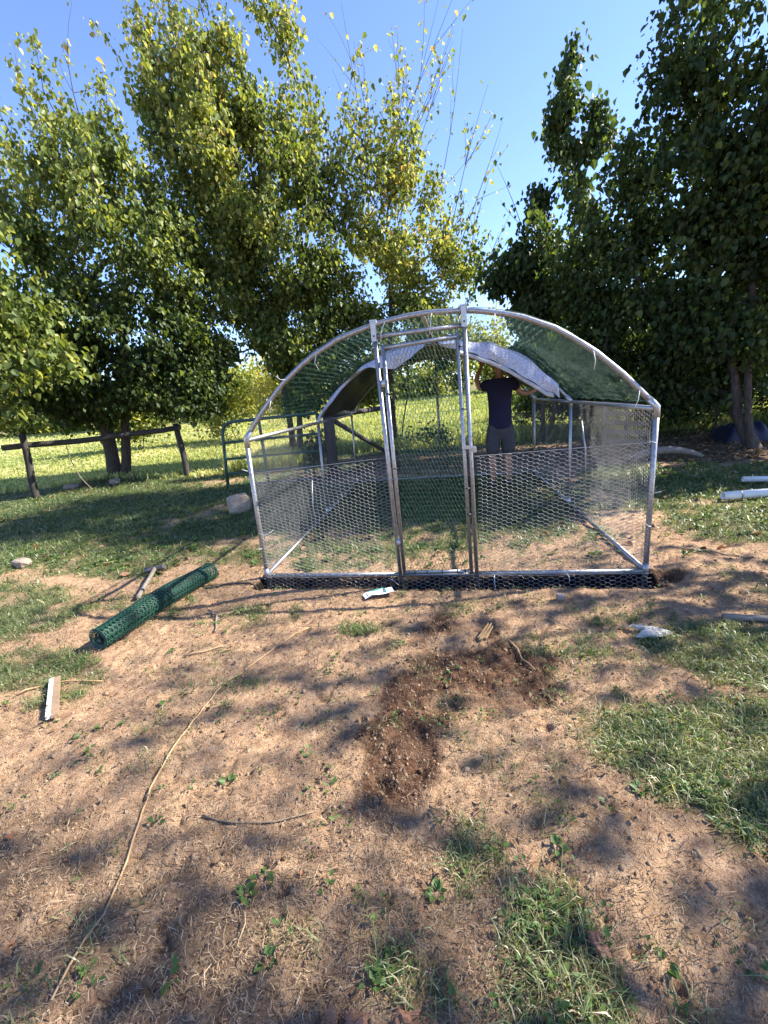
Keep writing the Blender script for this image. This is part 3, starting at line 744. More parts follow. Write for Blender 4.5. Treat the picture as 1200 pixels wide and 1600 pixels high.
def wall(xy0, xy1, z0, z1, bulge=.012):
    def S(s, t, bl):
        x0, y0 = xy0; x1, y1 = xy1
        L = math.hypot(x1 - x0, y1 - y0); u = s / L
        x = x0 + (x1 - x0) * u; y = y0 + (y1 - y0) * u
        nx_, ny_ = -(y1 - y0) / L, (x1 - x0) / L
        z = z0 + t + (z1 - z0 - 1.0 * 0) * 0
        return np.stack([x + nx_ * bl * bulge, y + ny_ * bl * bulge - .047 * x, z], -1)
    return S
GW, WR = M['wire'], M['green_wire']
fr = .00118
def front_panel(x0, x1, ztop0, ztop1, seed):
    w = x1 - x0
    def S(s, t, bl):
        x = x0 + s
        top = ztop0 + (ztop1 - ztop0) * s / w
        z = .015 + t / .97 * (top - .015)
        return np.stack([x, -.028 + bl * .014 - .047 * x, z], -1)
    return S
net('front_netting', front_panel(-1.50, -.335, .925, .985, 1), 1.165, .97, GW, coop, r=fr, seed=1)
net('front_netting', front_panel(.30, 1.51, .955, .975, 2), 1.21, .97, GW, coop, r=fr, seed=2)
net('door_netting', wall((-.285, .0), (.235, .0), .04, 1.78, .02), 1.75, .52, WR, door, selv=False, r=.0014, seed=3, flip=True, cs=.034, rp=.027)
net('side_netting', wall((-1.515, .02), (-1.515, 4.08), .03, 1.19), 4.06, 1.17, GW, coop, r=.00072, seed=4)
net('side_netting', wall((1.52, .02), (1.52, 4.08), .03, 1.19), 4.06, 1.17, GW, coop, r=.00072, seed=5)
net('back_netting', wall((-1.46, 4.12), (1.46, 4.12), .03, 1.0), 2.92, .97, GW, coop, r=.0009, seed=6)
def roofS(s, t, bl):
    p = arc_at(s)
    x = p[..., 0] * (1 + .012); z = p[..., 1] + .022 + bl * .014
    return np.stack([x, t + .02 - .047 * x, z], -1)
net('roof_netting', roofS, ARC_L, 4.05, WR, coop, r=.00085, seed=7, wob=.007, cs=.050, rp=.041)
def apronS(s, t, bl):
    x = -1.53 + s; y = -.033 - .30 * (.145 - t) - .047 * x + bl * .010
    return np.stack([x, y, -.118 + t + 0 * x], -1)
net('apron_netting', apronS, 3.06, .145, GW, coop, r=.00128, seed=15)
# cable ties
tie_spots = []
rt = random.Random(3)
def tie(p, d, L, mat='tie'):
    p = Vector(p); d = Vector(d).normalized()
    side = d.cross(Vector((0, 1, 0)))
    q = [p, p + d * L * .5 + side * L * rt.uniform(-.18, .18) + Vector((0, -.01, 0)), p + d * L]
    m = MB(); m.tube(q, [.0024, .0022, .0016], 5)
    m.build('cable_tie', M[mat], coop)
for s in (.40, .9, 1.45, 1.78, 1.98, 2.2, 2.9, 3.3):
    p = arc_at(np.array([s]))[0]
    tie(K(p[0], -.022, p[1] - .01), (rt.uniform(-.3, .3), -.1, -1), rt.uniform(.07, .14))
for x, z, dx, dz, L in ((-1.50, .95, -.6, .3, .05), (-1.5, .42, 1, .2, .16), (-1.5, .14, 1, .02, .14), (-1.49, .28, -.5, .1, .05), (1.5, .62, .6, .2, .05), (1.5, .38, -.4, .3, .06), (1.5, .16, .7, .1, .05), (-.42, -.0, 1, -.7, .10), (.42, .02, .05, -1, .13), (.95, .03, .1, -.5, .07), (1.5, .97, -1, .3, .06), (-1.05, 1.62, -1, .4, .09)):
    tie(K(x, -.03, z), (dx, -.25, dz), L)
for x, z in ((.228, 1.72), (.232, 1.30), (.24, .72), (.243, .52), (-.291, .9), (-.295, 1.45), (-.1, .053), (.02, .053), (.14, .053), (.20, .053), (-.2, .053)):
    m = MB()
    if z > .1: m.tube([K(x, DY, z - .004), K(x, DY, z + .004)], .0195, 8)
    else: m.tube([K(x - .004, DY, z), K(x + .004, DY, z)], .0175, 8)
    m.build('black_tie', M['black_tie'], door)
m = MB(); m.tube([K(1.46, 1.5, 1.02), K(1.49, 1.45, .75), K(1.49, 1.42, .42)], .008, 6); m.build('loose_tube', M['galv'], coop)
m = MB(); m.tube([K(-1.46, 1.45, .58), K(-1.47, 1.40, .30), K(-1.47, 1.38, .06)], .007, 6); m.build('loose_tube', M['galv'], coop)

# ------------------------------------------------------------------ tarp on the coop roof
def make_tarp():
    nu, nv = 85, 16
    us = np.linspace(-1.46, 1.36, nu)
    def az(x): return float(np.interp(x, ARC[:, 0], ARC[:, 1]))
    def drop(x):
        d = .03 + .15 * math.exp(-((x + .42) / .30) ** 2) + .02 * math.sin(x * 9)
        if x > .05: d = .03 + .16 * min(1, (x - .05) / .5) + .02 * math.sin(x * 7 + 1)
        if -.1 < x < .08: d = .02
        if x > 1.28: d *= .8
        return d
    top = []
    for u in us:
        d = drop(u)
        row = [(u + .01, 1.985 + .02 * math.sin(u * 11), az(u) + .030 - d + .006 * math.sin(u * 31))]
        row.append((u + .005, 1.990 + .007 * math.sin(u * 23 + 1) + .005 * math.sin(u * 47), az(u) + .03 - d * (.5 + .12 * math.sin(u * 19))))
        for k in range(nv - 2):
            v = k / (nv - 3)
            y = 2.03 + v * 2.12
            sag = -.05 * math.sin(v * math.pi) * (1 - min(1, abs(u) / 1.6)) - .03 * math.sin(v * 9 + u * 5) * .5 - .012 * math.sin(u * 17 + v * 6)
            row.append((u, y, az(u) + .034 + max(sag, -.02) + (.004 if k else .004)))
        top.append(row)
    m = MB()
    vs = []; n2 = nv
    for row in top:
        for p in row: vs.append(K(*p))
    nt = len(vs)
    for row in top:
        for i, p in enumerate(row):
            q = list(p)
            if i < 2: q[1] += .006
            q[2] -= .006 if i >= 2 else .0
            vs.append(K(*q))
    f1 = []; f2 = []; f3 = []
    for a in range(nu - 1):
        for b in range(n2 - 1):
            i = a * n2 + b
            f1.append((i, i + n2, i + n2 + 1, i + 1)); f2.append((nt + i, nt + i + 1, nt + i + n2 + 1, nt + i + n2))
        i = a * n2
        f3.append((i, nt + i, nt + i + n2, i + n2))
        i = a * n2 + n2 - 1
        f3.append((i, i + n2, nt + i + n2, nt + i))
    m.add(vs, f1 + f2 + f3)
    m.m = [0] * len(f1) + [1] * len(f2) + [2] * len(f3)
    o = m.build('roof_tarp', [M['tarp_top'], M['tarp_under'], M['tarp_hem']], smooth=False)
    tag(o, 'silver tarp with dark underside draped over the back half of the coop roof', 'tarp')
    # rolled hem below the right-hand flap
    h = MB()
    pts = []
    for x in np.linspace(.30, 1.30, 14):
        pts.append(K(x, 1.975, az(x) - drop(x) + .016))
    vs = []
    for k, p in enumerate(pts):
        wv_ = .004 * math.sin(k * 1.7)
        vs += [(p[0], p[1] - .004 + wv_, p[2] + .012), (p[0], p[1] - .022 + wv_, p[2] - .008), (p[0] - .004, p[1] - .030 + wv_, p[2] - .036), (p[0] - .004, p[1] - .020 + wv_, p[2] - .036), (p[0], p[1] + .004 + wv_, p[2] + .004)]
    h.add(vs, [(i * 5 + a, i * 5 + (a + 1) % 5, i * 5 + 5 + (a + 1) % 5, i * 5 + 5 + a) for i in range(len(pts) - 1) for a in range(5)] + [(0, 1, 2, 3, 4), tuple(len(vs) - 5 + a for a in (4, 3, 2, 1, 0))])
    h.build('hem', M['tarp_hem'], o)
make_tarp()

# ------------------------------------------------------------------ person under the tarp
def skinned(name, joints, bones, mat, parent, sub=2):
    me = bpy.data.meshes.new(name)
    me.from_pydata([j[0] for j in joints], bones, [])
    o = bpy.data.objects.new(name, me); COL.objects.link(o)
    md = o.modifiers.new('skin', 'SKIN'); md.use_smooth_shade = True
    sv = me.skin_vertices[0].data
    for i, j in enumerate(joints):
        r = j[1]; sv[i].radius = r if isinstance(r, tuple) else (r, r)
        sv[i].use_root = (i == 0)
    s = o.modifiers.new('sub', 'SUBSURF'); s.levels = sub; s.render_levels = sub
    dg = bpy.context.evaluated_depsgraph_get()
    ev = o.evaluated_get(dg)
    nm = bpy.data.meshes.new_from_object(ev)
    nm.name = name
    bpy.data.objects.remove(o); bpy.data.meshes.remove(me)
    nm.materials.clear(); nm.materials.append(mat)
    nm.polygons.foreach_set('use_smooth', [True] * len(nm.polygons))
    return link(name, nm, parent)

PX, PY = .87, 3.18
def person():
    g = gz(PX, PY)
    o = empty('person', (PX, PY, g), 'person in navy t-shirt and grey shorts inside the coop, arms raised to the tarp', 'person')
    def q(x, y, z): return (PX + x, PY + y, g + z)
    J = [(q(0, 0, .95), (.135, .10)), (q(0, 0, 1.12), (.125, .09)), (q(0, .0, 1.32), (.145, .095)), (q(0, 0, 1.46), (.12, .08)), (q(0, .0, 1.545), .052), (q(0, .015, 1.62), .052), (q(0, .02, 1.70), (.075, .09)), (q(0, .02, 1.78), (.06, .075)),
         # arms: left in picture raised and bent, right in picture out to the side
         (q(-.17, 0, 1.47), .052), (q(-.27, .02, 1.40), .042), (q(-.31, .05, 1.56), .036), (q(-.24, .10, 1.69), .026), (q(-.225, .115, 1.75), (.022, .032)),
         (q(.17, 0, 1.47), .052), (q(.27, .0, 1.32), .042), (q(.34, .0, 1.29), .036), (q(.45, -.03, 1.31), .026), (q(.49, -.03, 1.35), (.022, .032)),
         # legs
         (q(-.09, 0, .86), .085), (q(-.115, .0, .50), .058), (q(-.12, -.02, .32), .056), (q(-.12, -.02, .09), .036), (q(-.125, .09, .035), .034),
         (q(.09, 0, .86), .085), (q(.10, .03, .50), .058), (q(.10, .02, .32), .056), (q(.10, .02, .09), .036), (q(.115, .13, .035), .034)]
    B = [(0, 1), (1, 2), (2, 3), (3, 4), (4, 5), (5, 6), (6, 7), (3, 8), (8, 9), (9, 10), (10, 11), (11, 12), (3, 13), (13, 14), (14, 15), (15, 16), (16, 17), (0, 18), (18, 19), (19, 20), (20, 21), (21, 22), (0, 23), (23, 24), (24, 25), (25, 26), (26, 27)]
    # fingers, rooted inside the palms
    for palm, root, sg in (((-.225, .115, 1.75), 12, -1), ((.49, -.03, 1.35), 17, 1)):
        for k, (ox, L) in enumerate(((-.024, .055), (-.008, .066), (.008, .070), (.024, .060))):
            b0 = len(J)
            J.append((q(palm[0] + ox, palm[1] + .01, palm[2] + .035), .0105)); J.append((q(palm[0] + ox * 1.15, palm[1] + .03, palm[2] + .035 + L * .6), .0095)); J.append((q(palm[0] + ox * 1.2, palm[1] + .055, palm[2] + .035 + L * .85), .008))
            B += [(root, b0), (b0, b0 + 1), (b0 + 1, b0 + 2)]
        b0 = len(J)
        J.append((q(palm[0] - sg * .035, palm[1] + .015, palm[2] + .005), .012)); J.append((q(palm[0] - sg * .055, palm[1] + .035, palm[2] + .04), .0095))
        B += [(root, b0), (b0, b0 + 1)]
    skinned('body', J, B, M['skin'], o, 2)
    S = [(q(0, 0, .80), (.184, .142)), (q(0, 0, .92), (.180, .138)), (q(0, 0, 1.08), (.168, .125)), (q(0, 0, 1.28), (.178, .128)), (q(0, 0, 1.44), (.145, .105)), (q(0, .005, 1.525), (.075, .07)),
         (q(-.18, 0, 1.455), .078), (q(-.265, .018, 1.405), .07), (q(.18, 0, 1.455), .078), (q(.262, .0, 1.345), .068)]
    skinned('shirt', S, [(0, 1), (1, 2), (2, 3), (3, 4), (4, 5), (4, 6), (6, 7), (4, 8), (8, 9)], M['shirt'], o, 2)
    T = [(q(0, 0, 1.0), (.160, .12)), (q(0, 0, .86), (.172, .128)), (q(-.10, 0, .76), (.105, .115)), (q(-.118, 0, .46), (.108, .11)), (q(.10, 0, .76), (.105, .115)), (q(.110, .02, .46), (.108, .11))]
    skinned('shorts', T, [(0, 1), (1, 2), (2, 3), (1, 4), (4, 5)], M['shorts'], o, 2)
    H = [(q(0, .0, 1.66), (.075, .085)), (q(0, .005, 1.74), (.092, .102)), (q(0, .01, 1.81), (.07, .08))]
    skinned('hair', H, [(0, 1), (1, 2)], M['hair'], o, 2)
    for x, y in ((-.125, .04), (.112, .08)):
        m = MB()
        m.tube([q(x, y - .09, .045), q(x, y - .05, .05), q(x, y + .05, .045), q(x, y + .13, .035), q(x, y + .16, .03)], [.03, .042, .044, .04, .02], 10)
        m.build('shoe', M['shoe'], o)
    for sx in (-.033, .033):                           # face towards the field: eyes, ears and nose
        m = MB(); m.tube([q(sx, .092, 1.70), q(sx, .103, 1.70)], .010, 8); m.build('eye', M['tie'], o)
    for sx in (-1, 1):
        m = MB(); m.tube([q(sx * .082, .02, 1.66), q(sx * .098, .012, 1.69), q(sx * .085, .01, 1.725)], [.012, .014, .010], 6); m.build('ear', M['skin'], o)
    m = MB(); m.tube([q(0, .095, 1.715), q(0, .118, 1.675), q(0, .10, 1.665)], [.010, .016, .012], 6); m.build('nose', M['skin'], o)
person()

# ------------------------------------------------------------------ gate, fences, posts
def rail_fence():
    f = empty('rail_fence', (-8.55, 4.65, 0), 'dark wooden fence of one rail on two posts around the left tree', 'fence')
    for (b, t) in (((-8.60, 4.62, -.2), (-8.44, 4.60, 1.36)), ((-6.10, 6.30, -.2), (-6.13, 6.30, 1.27))):
        m = MB(); d = [Vector(b).lerp(Vector(t), k / 5) + Vector((random.gauss(0, .008), random.gauss(0, .008), 0)) for k in range(6)]
        m.tube(d, [.075, .072, .07, .068, .066, .062], 9); m.build('post', M['post_wood'], f)
    m = MB(); a = Vector((-8.80, 4.42, 1.13)); c = Vector((-5.98, 6.24, 1.17))
    pts = [a.lerp(c, k / 8) + Vector((0, 0, -.03 * math.sin(k / 8 * math.pi) + random.gauss(0, .006))) for k in range(9)]
    m.tube(pts, .058, 8); m.build('rail', M['post_wood'], f)
    m = MB(); m.tube([(-7.9, 5.0, 1.08), (-7.86, 4.98, .7), (-7.72, 4.95, .35), (-7.5, 4.95, .05)], .009, 5); m.build('hanging_vine', M['twig'], f)
rail_fence()

def tube_gate():
    g = empty('tube_gate', (-4.15, 4.5, 0), 'dark green tube farm gate with rounded corner left of the coop', 'gate')
    a = Vector((-4.05, 4.52, 0)); b = Vector((-2.2, 4.55, 0))
    def P(u, z, y=0): v = a.lerp(b, u); return (v.x - .10 * (1 - u) * (1 - z / 1.25), v.y + y, z)
    pts = [P(0, -.03), P(0, .5), P(0, 1.02), P(.012, 1.12), P(.035, 1.19), P(.075, 1.225), P(.14, 1.24), P(.5, 1.25), P(1, 1.26)]
    pipe('frame_tube', pts, .031, M['gate_green'], g)
    pipe('end_tube', [P(1, .0), P(1, 1.26)], .027, M['gate_green'], g)
    for z in (.86, .55, .27, .03):
        pipe('rail', [P(.005, z), P(.5, z + .02), P(.99, z + .03)], .023, M['gate_green'], g)
    m = MB(); m.box(P(.42, .65, -.03), (.055, .012, 1.19)); m.build('stay_bar', M['gate_green'], g, smooth=False)
tube_gate()

def brace_fence():
    f = empty('wooden_fence', (-2.1, 4.7, 0), 'weathered fence end of thick gate post, top rail and diagonal brace behind the coop', 'fence')
    m = MB(); m.tube([(-2.06, 4.7, -.2), (-2.05, 4.7, .6), (-2.03, 4.7, 1.36)], [.115, .105, .10], 10); m.build('gate_post', M['post_wood'], f)
    m = MB(); m.tube([(-1.32, 7.6, -.2), (-1.31, 7.6, 1.32)], .085, 9); m.build('post', M['post_wood'], f)
    m = MB(); m.tube([(-2.03, 4.75, 1.20), (-1.66, 6.2, 1.18), (-1.31, 7.6, 1.18)], .055, 8); m.build('top_rail', M['post_wood'], f)
    m = MB(); m.tube([(-2.02, 4.82, 1.12), (-1.37, 7.3, .12)], .05, 8); m.build('brace', M['post_wood'], f)
brace_fence()

def wire_fence():
    f = empty('wire_fence', (-.1, 7.9, 0), 'low wire fence on thin steel posts between the coop and the field', 'fence')
    ps = [(-1.25, 7.7), (-.06, 7.95), (1.3, 8.0), (2.2, 7.9), (3.4, 7.8), (4.8, 7.7)]
    for x, y in ps[1:]:
        m = MB(); m.box((x, y, .55), (.035, .006, 1.5)); m.box((x, y + .016, .55), (.006, .028, 1.5)); m.build('steel_post', M['steel'], f, smooth=False)
    for z in (.25, .6, .95, 1.2):
        m = MB(); m.tube([(x, y - .02, z + random.gauss(0, .01)) for x, y in ps], .0035, 4); m.build('strand', M['steel'], f)
wire_fence()

# ------------------------------------------------------------------ green netting roll and tool
def net_roll():
    a = Vector((-2.20, -1.04, 0)); b = Vector((-2.035, .09, 0))
    d = (b - a); L = d.length; d.normalize()
    side = Vector((d.y, -d.x, 0))
    R0 = .074
    za = gz(a.x, a.y); zb = gz(b.x, b.y)
    o = empty('netting_roll', (a.x, a.y, za), 'roll of green coated hexagonal wire netting lying on the dirt', 'netting roll')
    def S(s, t, bl):
        th = s / .068
        r = .048 + (R0 - .048) * np.minimum(1, s / 1.9) + bl * .008
        wob = .012 * np.sin(t * 5 + 1)
        c = np.cos(th) * r; h = np.sin(th) * r
        x = a.x + d.x * t + side.x * (c + wob); y = a.y + d.y * t + side.y * (c + wob)
        z = za + (zb - za) * t / L + R0 + .006 + h + .012 * np.sin(t * 2.9)
        return np.stack([x, y, z], -1)
    net('netting', S, 2.4, L, WR, o, selv=False, r=.0022, seed=12, wob=.006, cs=.040, rp=.030)
    for tt in (.004, L - .004):
        ss = np.linspace(.02, 2.38, 110); P = S(ss, np.full(110, tt), ss * 0)
        v, f = prisms(P[:-1], P[1:], .0022, None, 4)
        link('selvedge', mesh_np('selvedge', v, f, WR), o)
    m = MB(); z0 = za + R0 + .006; z1 = zb + R0 + .006
    m.tube([(a.x + d.x * .05, a.y + d.y * .05, z0), (b.x - d.x * .05, b.y - d.y * .05, z1)], .044, 12, caps=True)
    m.build('core', M['dark'], o)
net_roll()

def hammer():
    z = gz(-2.7, .25)
    o = empty('sledge_hammer', (-2.70, .25, z), 'sledge hammer with dark steel head lying behind the green netting roll', 'hammer')
    m = MB(); c = Vector((-2.70, .25, z + .055)); dv = Vector((.97, .22, .1)).normalized()
    m.tube([c - dv * .095, c - dv * .085, c - dv * .03, c + dv * .03, c + dv * .085, c + dv * .095], [.026, .032, .028, .028, .032, .026], 8)
    m.build('head', M['steel'], o, smooth=False)
    m = MB(); m.tube([(-2.70, .25, z + .06), (-2.60, .02, z + .05), (-2.46, -.32, gz(-2.46, -.32) + .03)], [.019, .017, .02], 8); m.build('handle', M['grey_wood'], o)
hammer()

# ------------------------------------------------------------------ loose things on the ground
def lump(name, c, size, mat, label, cat, n=3, jit=.22, rotz=0.0, parent=None, seed=0, flat=.0):
    r = np.random.default_rng(seed + 900)
    vs = []; fs = []
    nu, nv = 9, 6
    for j in range(nv + 1):
        ph = math.pi * j / nv
        for i in range(nu):
            th = 2 * math.pi * i / nu
            v = np.array([math.sin(ph) * math.cos(th), math.sin(ph) * math.sin(th), math.cos(ph)])
            v = np.sign(v) * np.abs(v) ** .62
            v = v * (1 + r.normal(0, jit))
            vs.append(v)
    vs = np.array(vs) * np.array(size) / 2
    co, si = math.cos(rotz), math.sin(rotz)
    x = vs[:, 0] * co - vs[:, 1] * si; y = vs[:, 0] * si + vs[:, 1] * co
    vs = np.stack([x + c[0], y + c[1], vs[:, 2] + c[2]], 1)
    for j in range(nv):
        for i in range(nu):
            i2 = (i + 1) % nu
            fs.append((j * nu + i, (j + 1) * nu + i, (j + 1) * nu + i2, j * nu + i2))
    m = MB(); m.add(vs, fs)
    o = m.build(name, mat, parent, smooth=False)
    if label: tag(o, label, cat)
    return o
lump('boulder', (-2.93, 2.52, gz(-2.93, 2.52) + .10), (.34, .27, .34), M['warm_stone'], 'pale tan block of stone at the foot of the green gate', 'stone', jit=.05, rotz=.5, seed=8)
lump('flat_stone', (-4.52, .56, gz(-4.52, .56) + .035), (.23, .14, .09), M['stone'], 'flat tan stone on the lawn at the far left', 'stone', jit=.05, rotz=-.3, seed=2)
lump('pebble', (.81, -.47, gz(.81, -.47) + .02), (.065, .05, .045), M['stone'], 'small pale round stone just in front of the right netting panel', 'stone', jit=.05, seed=3)
lump('flat_stone', (-8.35, 5.3, gz(-8.35, 5.3) + .05), (.36, .22, .14), M['stone'], 'flat pale stone left of the twin tree trunk', 'stone', jit=.06, seed=4)
lump('field_stone', (-7.45, 5.55, gz(-7.45, 5.55) + .05), (.24, .2, .16), M['stone'], 'rough grey stone right at the roots of the twin trunk', 'stone', jit=.1, seed=5)
lump('bark_chunk', (.43, -2.40, gz(.43, -2.40) + .012), (.036, .062, .028), M['red_wood'], 'reddish chunk of rotten bark lying beside the grass at lower right', 'wood chunk', jit=.16, rotz=.4, seed=6)
for i, (x, y, sx, sy, lab) in enumerate(((-.235, -2.63, .03, .07, 'leftmost upright piece of rotten red wood at the bottom edge'), (-.17, -2.62, .045, .07, 'orange splinter of rotten wood at the bottom edge, next to the leftmost piece'), (-.05, -2.61, .06, .07, 'widest crumbling orange wood lump at the bottom edge'), (.005, -2.62, .045, .07, 'brown rotten wood slab at the bottom edge, rightmost of the pieces'))):
    lump('wood_chunk', (x, y, gz(x, y) + .015), (sx, sy, .035), M['red_wood'], lab, 'wood chunk', jit=.28, rotz=.2 * i - .3, seed=10 + i)

def board():
    z = max(gz(-2.19, -1.39), gz(-1.91, -1.68)) + .012
    o = empty('painted_board', (-2.05, -1.54, z), 'short broken board with peeling white paint in the weeds on the left', 'board')
    a = Vector((-2.20, -1.37, z)); b = Vector((-1.91, -1.68, z + .008))
    d = (b - a).normalized(); s = Vector((-d.y, d.x, 0)) * .017
    m = MB(); h = Vector((0, 0, .016))
    def bx(m, a, b, s0, s1, h0, h1):
        m.add([a + s * s0 + h * h0, a + s * s1 + h * h0, a + s * s1 + h * h1, a + s * s0 + h * h1, b + s * s0 + h * h0, b + s * s1 + h * h0, b + s * s1 + h * h1, b + s * s0 + h * h1],
              [(0, 1, 2, 3), (7, 6, 5, 4), (0, 4, 5, 1), (1, 5, 6, 2), (2, 6, 7, 3), (3, 7, 4, 0)])
    bx(m, a, b, -.2, 1.6, 0, 1); m.build('plank', M['board_edge'], o, smooth=False)
    m = MB(); bx(m, a + d * .004, b - d * .004, -1.45, -.25, .1, 1.12); m.build('painted_face', M['peel'], o, smooth=False)
board()

def packet():
    z = gz(-.45, -.34) + .02
    o = empty('plastic_packet', (-.45, -.34, z), 'clear plastic packet with a pale green label in front of the coop', 'packet')
    R = Matrix.Rotation(.42, 3, 'Z')
    def sheet(name, x0, x1, y0, y1, dz, mat, par, bend=.018, n=8):
        m = MB(); vs = []; fs = []
        for i in range(n + 1):
            for j in range(4):
                x = x0 + (x1 - x0) * i / n; y = y0 + (y1 - y0) * j / 3
                zz = dz + bend * math.sin((x + .11) * 13) * .8 + .006 * math.sin(j * 2.1 + i)
                vs.append(R @ Vector((x, y, zz)) + Vector((-.45, -.34, z + .006)))
        k = len(vs); vs += [v - Vector((0, 0, .002)) for v in vs]
        for i in range(n):
            for j in range(3):
                q = i * 4 + j
                fs += [(q, q + 4, q + 5, q + 1), (k + q, k + q + 1, k + q + 5, k + q + 4)]
        m.add(vs, fs); return m.build(name, mat, par)
    sheet('bag', -.115, .115, -.042, .042, 0, M['bag'], o)
    sheet('printed_label', -.085, .035, -.034, .024, .004, M['pale_print'], o)
    sheet('printed_band', -.080, .045, .024, .036, .0045, M['teal_print'], o)
    sheet('printed_band', .036, .056, -.030, .024, .0045, M['teal_print'], o)
packet()

def chip():
    z = gz(.28, -.9)
    o = empty('wood_chip', (.28, -.9, z), 'split yellowish wood chip sticking up from the dark dirt patch', 'wood chip')
    R = Matrix.Rotation(-.55, 3, 'Z') @ Matrix.Rotation(.28, 3, 'X')
    m = MB()
    for k, (ox, w, L) in enumerate(((-.018, .016, .13), (-.002, .018, .15), (.016, .015, .11))):
        m.add([R @ Vector((ox - w / 2, -L / 2, 0)) + Vector((.28, -.90, z + .03)), R @ Vector((ox + w / 2, -L / 2 + .01, .004)) + Vector((.28, -.90, z + .03)), R @ Vector((ox + w * .3, L / 2, .006)) + Vector((.28, -.90, z + .03)), R @ Vector((ox - w * .2, L / 2 - .012, 0)) + Vector((.28, -.90, z + .03)),
               R @ Vector((ox - w / 2, -L / 2, -.014)) + Vector((.28, -.90, z + .03)), R @ Vector((ox + w / 2, -L / 2 + .01, -.014)) + Vector((.28, -.90, z + .03)), R @ Vector((ox + w * .3, L / 2, -.008)) + Vector((.28, -.90, z + .03)), R @ Vector((ox - w * .2, L / 2 - .012, -.008)) + Vector((.28, -.90, z + .03))],
              [(0, 1, 2, 3), (7, 6, 5, 4), (0, 4, 5, 1), (1, 5, 6, 2), (2, 6, 7, 3), (3, 7, 4, 0)])
    m.build('splinters', M['chip_wood'], o, smooth=False)
chip()

def rag():
    # a crumpled torn scrap: body with three arms, built as a lofted cloth sheet
    cx, cy = 1.19, -.90
    z = gz(cx, cy) + .022
    out = [(-.155, .085), (-.12, .105), (-.08, .07), (-.03, .062), (.05, .075), (.085, .055), (.11, .02), (.165, .0), (.17, -.022), (.13, -.04), (.085, -.05), (.05, -.075), (-.02, -.08), (-.05, -.07), (-.11, -.085), (-.15, -.07), (-.155, -.045), (-.11, -.03), (-.09, -.005), (-.085, .03), (-.115, .062)]
    m = MB(); r = random.Random(9)
    rings = []
    vs = []; fs = []
    n = len(out)
    for k, sc in enumerate((1.0, .8, .55, .28)):
        for (x, y) in out:
            hh = (.004, .020, .032, .026)[k] + r.uniform(-.008, .010)
            vs.append((cx + x * .62 * sc + r.uniform(-.003, .003), cy + y * .72 * sc + r.uniform(-.003, .003), z + hh * .8 - .012))
    vs.append((cx, cy, z + .012))
    for k in range(3):
        for i in range(n):
            i2 = (i + 1) % n
            fs.append((k * n + i, k * n + i2, (k + 1) * n + i2, (k + 1) * n + i))
    for i in range(n): fs.append((3 * n + i, 3 * n + (i + 1) % n, 4 * n))
    b = len(vs)
    vs += [(v[0], v[1], z - .006) for v in vs[:n]]
    for i in range(n): fs.append((i, b + i, b + (i + 1) % n, (i + 1) % n))
    fs.append(tuple(range(b + n - 1, b - 1, -1)))
    m.add(vs, fs)
    o = m.build('cloth_scrap', M['cloth_white'], smooth=False)
    tag(o, 'crumpled dirty white cloth scrap lying among weeds at right', 'cloth')
rag()

def stick(name, pts, r, mat, label, cat, lift=.0, n=6):
    p3 = []
    P2 = []
    for (x0, y0), (x1, y1) in zip(pts[:-1], pts[1:]):
        k = max(1, int(math.hypot(x1 - x0, y1 - y0) / .05))
        P2 += [(x0 + (x1 - x0) * i / k, y0 + (y1 - y0) * i / k) for i in range(k)]
    P2.append(pts[-1])
    rr = r if isinstance(r, tuple) else (r, r * .7)
    for i, (x, y) in enumerate(P2):
        p3.append((x + random.gauss(0, .002), y + random.gauss(0, .002), gz(x, y) + rr[0] * .8 + lift + abs(random.gauss(0, .003))))
    m = MB(); m.tube(p3, [rr[0] + (rr[1] - rr[0]) * i / (len(p3) - 1) for i in range(len(p3))], n)
    return tag(m.build(name, mat), label, cat)
stick('dry_vine', [(-0.87, -0.77), (-0.97, -0.98), (-1.06, -1.16), (-1.16, -1.37), (-1.16, -1.56), (-1.16, -1.81), (-1.13, -2.02), (-1.07, -2.16), (-1.02, -2.29), (-0.98, -2.44), (-0.98, -2.51), (-0.96, -2.58), (-0.95, -2.64)], (.0052, .0032), M['cane'], 'long tan dry vine winding over the dirt to the lower left corner', 'vine', .004)
stick('twig', [(-0.85, -2.11), (-0.71, -2.13), (-0.57, -2.12), (-0.44, -2.07)], (.005, .003), M['twig'], 'thin dark twig lying crosswise left of the middle foreground', 'twig')
stick('twig', [(-2.34, -1.49), (-2.28, -1.41), (-2.16, -1.38), (-2.0, -1.36), (-1.9, -1.36)], (.006, .004), M['cane'], 'bent tan twig above the painted board in the left weeds', 'twig', .01)
stick('twig', [(-1.72, -.52), (-1.6, -.62), (-1.5, -.83)], (.008, .004), M['grey_wood'], 'forked grey twig on the dirt right of the netting roll', 'twig', .004)
stick('twig', [(-1.55, -1.12), (-1.35, -1.0)], (.006, .004), M['cane'], 'short straight tan twig above the long vine', 'twig', .004)
stick('black_cord', [(-1.5, -0.11), (-1.61, -0.06), (-1.69, -0.06), (-1.82, -0.09), (-1.97, -0.14)], (.008, .008), M['dark'], 'black cord from the left front corner of the coop to the netting roll', 'cord')
stick('stick', [(1.64, -0.75), (1.75, -.765), (1.95, -0.79)], (.022, .018), M['grey_wood'], 'thick weathered stick on the ground at the right edge', 'stick')
stick('root', [(1.9, .42), (2.08, .33), (2.2, .22), (2.35, .15)], (.010, .006), M['cane'], 'thin pale root running over the dirt right of the coop corner', 'root')
stick('twig', [(.40, -.98), (.45, -1.13), (.50, -1.24)], (.006, .003), M['cane'], 'straight pale twig below the wood chip', 'twig', .004)
